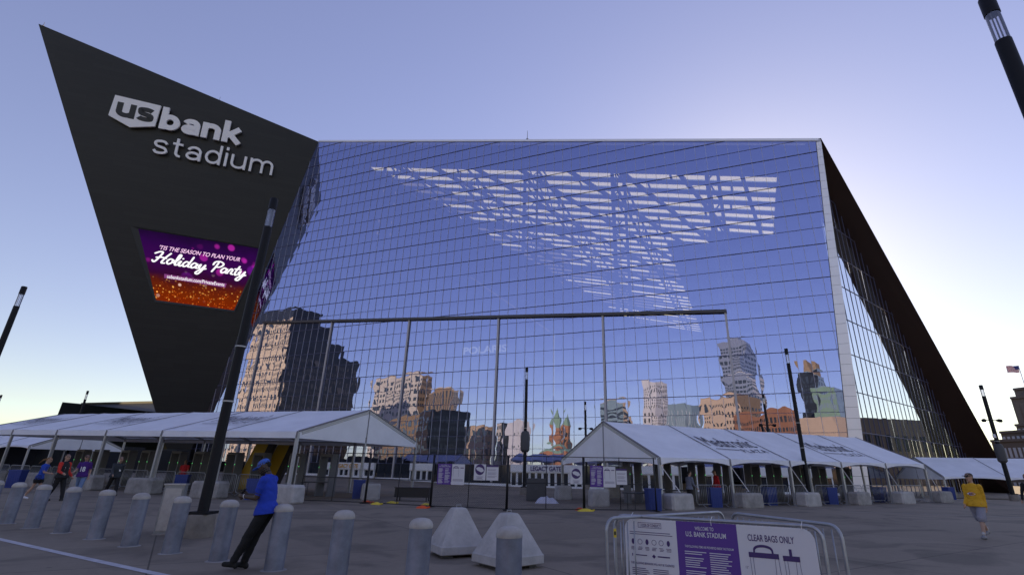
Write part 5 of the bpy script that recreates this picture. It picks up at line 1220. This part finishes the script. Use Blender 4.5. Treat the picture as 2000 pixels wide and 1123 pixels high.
e = empty('warning_tag', r0, 'small yellow tag on the left foreground barricade', 'tag'); o = MB().box((.10, -.03, -.16), (.035, .01, .10), R(20)).build('plate', M['yellow'], e); MB().box((.10, -.038, -.16), (.02, .008, .04), R(20)).build('symbol', M['black'], e)

# ================================================================== PEOPLE
SKIN = {'dark': (.060, .034, .022), 'mid': (.30, .17, .11), 'light': (.42, .26, .19)}
def capsule(a, b, ra, rb, n=12):
    a = Vector(a); b = Vector(b); t = (b - a); L = t.length; t = t.normalized() if L > 1e-6 else Vector((0, 0, 1))
    x = t.cross(Vector((0, 1, 0.01))); x = x if x.length > 1e-3 else t.cross(Vector((1, 0, 0))); x.normalize(); y = t.cross(x)
    rings = []
    for k in (-80, -50, -22): rings.append((a + t * ra * math.sin(R(k)), ra * math.cos(R(k))))
    nq = max(2, int(L / .03)); rings += [(a.lerp(b, i / nq), ra + (rb - ra) * i / nq) for i in range(nq + 1)]
    for k in (22, 50, 80): rings.append((b + t * rb * math.sin(R(k)), rb * math.cos(R(k))))
    vs = [c + (x * math.cos(2 * math.pi * j / n) + y * math.sin(2 * math.pi * j / n)) * r_ for c, r_ in rings for j in range(n)]
    m_ = len(rings); fs_ = [(i * n + j, i * n + (j + 1) % n, (i + 1) * n + (j + 1) % n, (i + 1) * n + j) for i in range(m_ - 1) for j in range(n)] + [tuple(range(n))[::-1], tuple((m_ - 1) * n + j for j in range(n))]
    return vs, fs_
def loft(rings, n=24):      # rings: (center, xaxis, yaxis) vectors already scaled
    n = max(n, 20); fine = []
    for (c0, a0, b0), (c1, a1, b1) in zip(rings, rings[1:]):
        q_ = max(1, int((c1 - c0).length / .03)); fine += [(c0.lerp(c1, i / q_), a0.lerp(a1, i / q_), b0.lerp(b1, i / q_)) for i in range(q_)]
    rings = fine + [rings[-1]]
    vs = [c + ax * math.cos(2 * math.pi * j / n) + ay * math.sin(2 * math.pi * j / n) for c, ax, ay in rings for j in range(n)]
    m_ = len(rings); return vs, [(i * n + j, i * n + (j + 1) % n, (i + 1) * n + (j + 1) % n, (i + 1) * n + j) for i in range(m_ - 1) for j in range(n)] + [tuple(range(n))[::-1], tuple((m_ - 1) * n + j for j in range(n))]
def fwd(a, l): return Vector((0, math.sin(R(a)) * l, -math.cos(R(a)) * l))      # swing forward by a degrees from straight down
def person(P, rz, label, top, bottom, shoe=(.03, .03, .03), skin='mid', hair=(.02, .015, .012), height=1.75, torso=4, headp=8, heady=0, arms=((-15, 6, 15), (20, 6, 25)), legs=((18, 6), (-16, 12)), sleeve='short', legwear='long', bulk=1.0, voxel=.012, capcol=None, hold=None, longhair=False, sleevecol=None, beard=False, decals=(), back_pack=None, zoff=0.):
    k = height / 1.75; prims = []
    def add(tg, g): prims.append((tg, g))
    def cap_(tg, a, b, ra, rb=None, n=10): add(tg, capsule(a, b, ra, rb if rb is not None else ra, n))
    H = Vector((0, 0, .93)); s = bulk
    up = Vector((0, math.sin(R(torso)), math.cos(R(torso)))); fy = Vector((0, math.cos(R(torso)), -math.sin(R(torso)))); xx = Vector((1, 0, 0))
    T = lambda h, x=0, y=0: H + up * h + xx * x + fy * y
    prof = [(-.06, .150, .115), (.02, .172 * s, .128 * s), (.12, .160 * s, .125 * s), (.24, .165 * s, .128 * s), (.36, .180 * (s * .5 + .5), .125 * (s * .5 + .5)), (.46, .180, .11), (.515, .13, .085), (.545, .06, .058)]
    add('bottom', loft([(T(h), xx * a * .90, fy * b * .88) for h, a, b in ((-.10, .15 * s, .12 * s), (-.05, .165 * s, .125 * s), (.0, .165 * s, .125 * s))]))
    add('top', loft([(T(h), xx * a, fy * b) for h, a, b in ((-.085, .202 * s + .012, .150 * s + .016), (-.04, .200 * s + .012, .150 * s + .016), (0, .195 * s + .01, .147 * s + .012), (.04, .184 * s + .006, .138 * s + .006), (.08, .170 * s, .131 * s)) + tuple(prof[2:])]))
    nb = T(.53); hd = Vector((0, math.sin(R(torso + headp)), math.cos(R(torso + headp))))
    cap_('skin', nb - up * .02, nb + hd * .10, .056, .052)
    hc = nb + hd * .175 + Vector((0, .018, 0)); cy, sy = math.cos(R(heady)), math.sin(R(heady))
    hf = Vector((-sy, cy * math.cos(R(torso + headp)), -math.sin(R(torso + headp)))).normalized(); hx = hf.cross(hd).normalized(); hu = hx.cross(hf)
    Hd = lambda x, y, z: hc + hx * x + hf * y + hu * z
    add('skin', loft([(Hd(0, .012 + .02 * q, z), hx * .076 * r_, hf * .098 * r_) for z, r_, q in ((-.125, .35, 1.4), (-.105, .62, 1.0), (-.06, .86, .3), (0, 1, 0), (.05, .98, -.2), (.09, .75, -.4), (.115, .35, -.5))], 14))
    cap_('skin', Hd(0, .095, .005), Hd(0, .112, -.025), .012, .016, 6)
    for q in (-1, 1):
        cap_('skin', Hd(q * .078, -.005, .01), Hd(q * .080, -.01, -.03), .018, .013, 6); cap_('eye', Hd(q * .032, .099, .012), Hd(q * .034, .099, .012), .010, None, 6)
    cap_('mouth', Hd(-.022, .098, -.058), Hd(.022, .098, -.058), .007, None, 6)
    if beard: add('hair', loft([(Hd(0, .022, z), hx * a, hf * b) for z, a, b in ((-.14, .035, .05), (-.115, .06, .082), (-.075, .074, .09), (-.045, .078, .06))], 12))
    if capcol:
        add('cap', loft([(Hd(0, -.004, z), hx * a, hf * b) for z, a, b in ((.035, .086, .110), (.07, .086, .108), (.105, .068, .086), (.125, .03, .04))], 14)); add('cap', loft([(Hd(0, .13, .04 + z), hx * .066, hf * .075) for z in (-.006, .010)], 12)); cap_('hair', Hd(0, -.075, -.01), Hd(0, -.07, .02), .045, None, 8)
    else:
        add('hair', loft([(Hd(0, -.018, z), hx * a, hf * b) for z, a, b in ((.02, .082, .092), (.06, .086, .098), (.10, .066, .085), (.128, .03, .04))], 14)); cap_('hair', Hd(0, -.06, -.02), Hd(0, -.055, .05), .058, None, 8)
    if longhair:
        cap_('hair', Hd(0, -.09, .03), Hd(0, -.22, -.03), .035, .035, 8); cap_('hair', Hd(0, -.22, -.03), Hd(0, -.33, -.22), .035, .012, 8)
    wrists = []
    for q, (sw, ab, el) in zip((-1, 1), arms):
        S = T(.455, q * .185, 0); ua = fwd(sw, .29); ua.x += q * math.sin(R(ab)) * .29; E_ = S + ua; fa = fwd(sw + el, .25); fa.x += q * math.sin(R(ab)) * .12; 
        if hold: fa.x -= q * hold
        Wr = E_ + fa; sl = sleevecol or 'top'; wrists.append(Wr)
        cap_(('sleeve' if sleevecol else 'top'), S, S.lerp(E_, .62 if sleeve == 'short' else 1), .072 * (.6 + .4 * s), .060 if sleeve == 'short' else .052)
        if sleeve == 'short': cap_('skin', S.lerp(E_, .5), E_, .047, .041); cap_('skin', E_, Wr, .042, .028)
        else: cap_(('sleeve' if sleevecol else 'top'), E_, E_.lerp(Wr, .93), .052, .042)
        d = (Wr - E_).normalized(); sd = Vector((q, 0, 0)); pn = d.cross(sd).normalized()
        Pm = Wr + d * .05; cap_('skin', Wr, Wr + d * .07, .027, .034, 8)
        curl = Vector((0, .5, 0)) if not hold else Vector((-q * .7, .4, .3))
        for i in range(4):
            r0_ = Wr + d * .085 + pn * (-.028 + .019 * i); ln = (.062, .072, .068, .052)[i]; m1 = r0_ + (d + curl * .35).normalized() * ln * .6; cap_('skin', r0_ - d * .02, m1, .0095, .009, 6); cap_('skin', m1, m1 + (d * .6 + curl).normalized() * ln * .5, .009, .0075, 6)
        th = Wr + d * .03 - pn * .03; t1_ = th + (d - pn * .9).normalized() * .035; cap_('skin', th, t1_, .012, .0105, 6); cap_('skin', t1_, t1_ + (d + curl * .4).normalized() * .03, .0105, .009, 6)
    for q, (sw, kn) in zip((-1, 1), legs):
        J = H + Vector((q * .092, 0, -.02)); K = J + fwd(sw, .43); A = K + fwd(sw - kn, .42); ft = Vector((q * .02, math.cos(R(max(-35, sw - kn) * .6)), -math.sin(R(max(0, kn - sw) * .5)) * .8 + math.sin(R(max(0, sw - 5))) * .35)).normalized()
        if legwear == 'long': cap_('bottom', J - Vector((0, 0, .03)), K, .100 * (.6 + .4 * s), .074 * (.6 + .4 * s), 14); cap_('bottom', K, A + Vector((0, 0, .03)), .074 * (.6 + .4 * s), .062, 14)
        else: cap_('bottom', J, J.lerp(K, .5 if legwear == 'shorts' else .25), .112 * (.6 + .4 * s), .116, 14); cap_('bottom', J.lerp(K, .5 if legwear == 'shorts' else .25), J.lerp(K, .92 if legwear == 'shorts' else .4), .116, .112, 14); cap_('skin', J.lerp(K, .8 if legwear == 'shorts' else .3), K, .066, .054); cap_('skin', K, K.lerp(A, .35), .054, .058); cap_('skin', K.lerp(A, .35), A, .058, .036)
        if legwear != 'long': cap_('sock', A + Vector((0, 0, .06)), A, .043, .043)
        cap_('shoe', A + Vector((0, -.02, -.035)), A + ft * .15 + Vector((0, 0, -.045)), .046, .040); cap_('shoe', A + Vector((0, -.04, -.05)), A + Vector((0, -.0, -.0)), .044, .044)
    if back_pack: add('pack', loft([(T(h, 0, -.17), xx * a, fy * b) for h, a, b in ((.05, .12, .05), (.12, .15, .09), (.34, .15, .09), (.44, .11, .05))], 12))
    vs = []; fs_ = []; tags = []
    for tg, (v, f) in prims:
        b = len(vs); vs += [p * k for p in v]; fs_ += [tuple(i + b for i in q) for q in f]; tags += [tg] * len(v)
    z0 = min(v.z for v in vs); vs = [v - Vector((0, 0, z0)) for v in vs]
    me = bpy.data.meshes.new('b'); me.from_pydata([tuple(v) for v in vs], [], fs_); ob = bpy.data.objects.new('b', me); COL.objects.link(ob)
    rm = ob.modifiers.new('r', 'REMESH'); rm.mode = 'VOXEL'; rm.voxel_size = voxel; sm = ob.modifiers.new('s', 'SMOOTH'); sm.factor = .5; sm.iterations = 2
    dg = bpy.context.evaluated_depsgraph_get(); nm = bpy.data.meshes.new_from_object(ob.evaluated_get(dg)); bpy.data.objects.remove(ob); bpy.data.meshes.remove(me)
    from mathutils.kdtree import KDTree
    kd = KDTree(len(vs))
    for i, v in enumerate(vs): kd.insert(v, i)
    kd.balance()
    kinds = ['skin', 'top', 'bottom', 'shoe', 'hair', 'eye', 'mouth', 'cap', 'sleeve', 'sock', 'pack']; sk = SKIN[skin]
    cols = dict(skin=sk, top=top, bottom=bottom, shoe=shoe, hair=hair, eye=(.02, .02, .02), mouth=tuple(c * .55 for c in sk), cap=capcol or hair, sleeve=sleevecol or top, sock=(.5, .5, .5), pack=back_pack or (.02, .02, .02))
    nm.materials.clear()
    for q in kinds: nm.materials.append(mat('person_' + q, cols[q], .5 if q == 'skin' else .85, var=.0 if q in ('skin', 'eye') else .12, vscale=9, bump=0 if q in ('skin', 'eye', 'mouth') else .8, bscale=7))
    for p in nm.polygons:
        # majority of the three nearest source points
        c = kd.find(p.center)[1]; p.material_index = kinds.index(tags[c]); p.use_smooth = True
    nm.name = 'person'
    from mathutils import noise
    nrm = [v.normal.copy() for v in nm.vertices]
    for v, nv in zip(nm.vertices, nrm):
        tg = tags[kd.find(v.co)[1]]
        if tg in ('top', 'bottom', 'sleeve'):
            c = v.co; d_ = noise.noise(Vector((c.x * 9, c.y * 9, c.z * 14 + c.x * 6))) * .010 + noise.noise(c * 24) * .004; v.co += nv * d_
    e = empty('person', Vector(P) + Vector((0, 0, zoff)), label, 'person', rz=rz); body = link('body', nm, e)
    if decals:
        bvh = BVHTree.FromPolygons([v.co for v in nm.vertices], [tuple(p.vertices) for p in nm.polygons])
        for (nm_, geo, col, off, ydir) in decals:
            out = []
            for (x, z) in geo[0]:
                h = bvh.ray_cast(Vector((x, ydir * 1.0, z)), Vector((0, -ydir, 0)))
                y = (h[0].y if h[0] else ydir * .14) + ydir * off; out.append((x, y, z))
            MB().add(out, geo[1]).build(nm_, mat(nm_, col, .8), e)
    return e, body, [w * k - Vector((0, 0, z0)) for w in wrists]
def flat_text(txt, w_, h_, cx, cz, bold=.03, flip=1):
    v, f = text_geo(txt, bold); ax = min(p.x for p in v); bx = max(p.x for p in v); by = max(p.y for p in v)
    return [(cx - flip * (-w_ / 2 + (p.x - ax) / (bx - ax) * w_) * 1, cz + p.y / by * h_) for p in v], f      # front of chest: x mirrored so it reads from outside
BLUEP = (.012, .045, .42)
def fan(pts): return pts, [tuple(range(len(pts)))]
# man leaning on a bollard with a phone
bx_ = bp[8]; mp_ = Vector((bx_.x - .155 - .14, bx_.y - .03, gz(bx_.x - .3, bx_.y)))
pe, pb, wr = person(mp_, R(90), 'man in blue polo, blue cap and black trousers leaning on a bollard looking at phone', BLUEP, (.006, .006, .007), shoe=(.008, .008, .008), skin='dark', hair=(.008, .007, .006), height=1.78, torso=7, headp=26, arms=((14, 2, 80), (20, 2, 76)), legs=((24, 2), (20, 6)), bulk=1.12, voxel=.0085, capcol=(.05, .13, .50), hold=.10, beard=True)
mid = (wr[0] + wr[1]) / 2 + Vector((0, .10, .03)); M4 = Matrix.Translation(pe.location) @ Matrix.Rotation(R(90), 4, 'Z')
ph = empty('phone', M4 @ mid, 'dark phone held by the man in blue', 'phone', rz=R(90)); o = MB().box((0, 0, .03), (.075, .012, .15)).build('case', M['black'], ph); o.rotation_euler.x = R(35); o2 = MB().box((0, -.008, .03), (.066, .003, .135)).build('display', mat('phone_glass', (.02, .02, .03), .1), ph); o2.rotation_euler.x = R(35)
o = MB().tube([Vector(wr[0]) + Vector((.035 * math.cos(a), .0 + .012 * math.sin(a), .035 * math.sin(a))) for a in [i * .7 for i in range(10)]], .006, 5).build('wristband', M['white'], pe)
# yellow hoodie walker
arrow = fan([(-.125, 1.20), (-.06, 1.245), (.04, 1.25), (.135, 1.205), (.04, 1.155), (-.06, 1.155)][::-1]); arrow2 = fan([(-.11, 1.20), (-.055, 1.237), (.038, 1.241), (.118, 1.204), (.038, 1.164), (-.055, 1.164)][::-1])
kc = flat_text('KC', .115, .055, -.005, 1.175, .05)
P = gnd(1925, 1052)
person(P, R(118), 'man in yellow hoodie with arrowhead emblem and grey shorts walking at right', (.62, .34, .015), (.27, .27, .33), shoe=(.22, .22, .24), skin='light', hair=(.02, .015, .012), height=1.77, torso=-2, headp=2, heady=-25, arms=((-10, 3, 16), (8, 3, 30)), legs=((17, 2), (-22, 20)), sleeve='long', legwear='shorts', bulk=1.2, voxel=.010, capcol=(.015, .014, .016), decals=(('emblem_edge', arrow, (.45, .02, .03), .006, 1), ('emblem', arrow2, (.75, .74, .78), .009, 1), ('emblem_letters', kc, (.10, .02, .16), .013, 1)))
# walkers behind the bollards at left
def g2(px, py): return gnd(px, py)
person(g2(63, 975), R(-75), 'woman with ponytail in blue shirt and black shorts walking at far left', (.02, .07, .45), (.01, .01, .012), shoe=(.75, .74, .8), skin='light', hair=(.20, .11, .045), height=1.66, torso=10, headp=2, arms=((-25, 6, 30), (25, 6, 55)), legs=((14, 4), (-14, 14)), legwear='hot', bulk=.9, longhair=True)
redc = (.55, .03, .02)
person(g2(105, 978), R(-95), 'person in black jersey with red sleeves and black trousers walking behind the bollards', (.012, .012, .016), (.01, .01, .012), skin='light', height=1.80, torso=-3, headp=3, arms=((5, 10, 40), (12, 12, 60)), legs=((16, 4), (-14, 10)), sleeve='long', sleevecol=redc, bulk=1.2, hair=(.04, .025, .02), decals=(('jersey_patch', fan([(-.10, 1.25), (.09, 1.27), (.09, 1.31), (-.10, 1.29)]), (.6, .6, .62), .006, 1), ('jersey_stripe', fan([(-.12, 1.19), (.1, 1.19), (.1, 1.225), (-.12, 1.225)]), (.6, .2, .2), .006, 1)))
n18 = flat_text('18', .19, .20, 0, 1.12, .05)
person(g2(147, 972), R(-160), 'person in purple jersey number 18 and blue jeans walking behind the bollards', (.060, .012, .17), (.16, .24, .42), skin='light', height=1.80, torso=3, headp=4, heady=35, arms=((-12, 10, 25), (18, 10, 50)), legs=((14, 4), (-16, 14)), bulk=1.1, capcol=(.02, .015, .02), decals=(('number', n18, (.75, .74, .76), .008, 1),))
person(g2(214, 968), R(-125), 'person in dark grey hoodie with backpack and badge walking under the left tent edge', (.035, .042, .05), (.01, .01, .012), skin='light', height=1.82, torso=10, headp=2, arms=((-30, 8, 20), (22, 8, 30)), legs=((24, 4), (-26, 8)), sleeve='long', bulk=1.15, back_pack=(.01, .01, .012), decals=(('badge', fan([(-.10, 1.10), (-.02, 1.13), (-.02, 1.21), (-.10, 1.18)]), (.75, .75, .78), .01, 1),))
person(g2(1350, 992), R(-60), 'person in grey blue shirt standing under the right tent beside the barricade', (.14, .15, .20), (.01, .01, .012), skin='light', height=1.72, arms=((5, 6, 10), (10, 6, 40)), legs=((3, 2), (-3, 2)), sleeve='long')
person(g2(1405, 987), R(95), 'person in red jacket and dark cap standing under the right tent', (.50, .012, .02), (.01, .01, .012), skin='light', height=1.80, arms=((-8, 8, 15), (5, 8, 20)), legs=((4, 2), (-3, 3)), sleeve='long', bulk=1.1, capcol=(.01, .01, .012))
for px, py, lb in ((350, 958, 'staff member in red shirt under the left tent left of the big lamp post'), (452, 955, 'staff member in red shirt under the left tent by the yellow columns')):
    person(g2(px, py), R(200), lb, (.45, .015, .02), (.01, .01, .012), skin='mid', height=1.7, arms=((5, 6, 20), (0, 6, 20)), legs=((2, 2), (-2, 2)), voxel=.016)
e_, b_o, _ = person(gnd(2036, 1030), R(120), 'person in black cut off by the right edge with only a hand showing', (.008, .008, .01), (.01, .01, .012), skin='light', height=1.78, arms=((22, 14, 10), (10, 14, 12)), legs=((10, 4), (-12, 8)), sleeve='long')
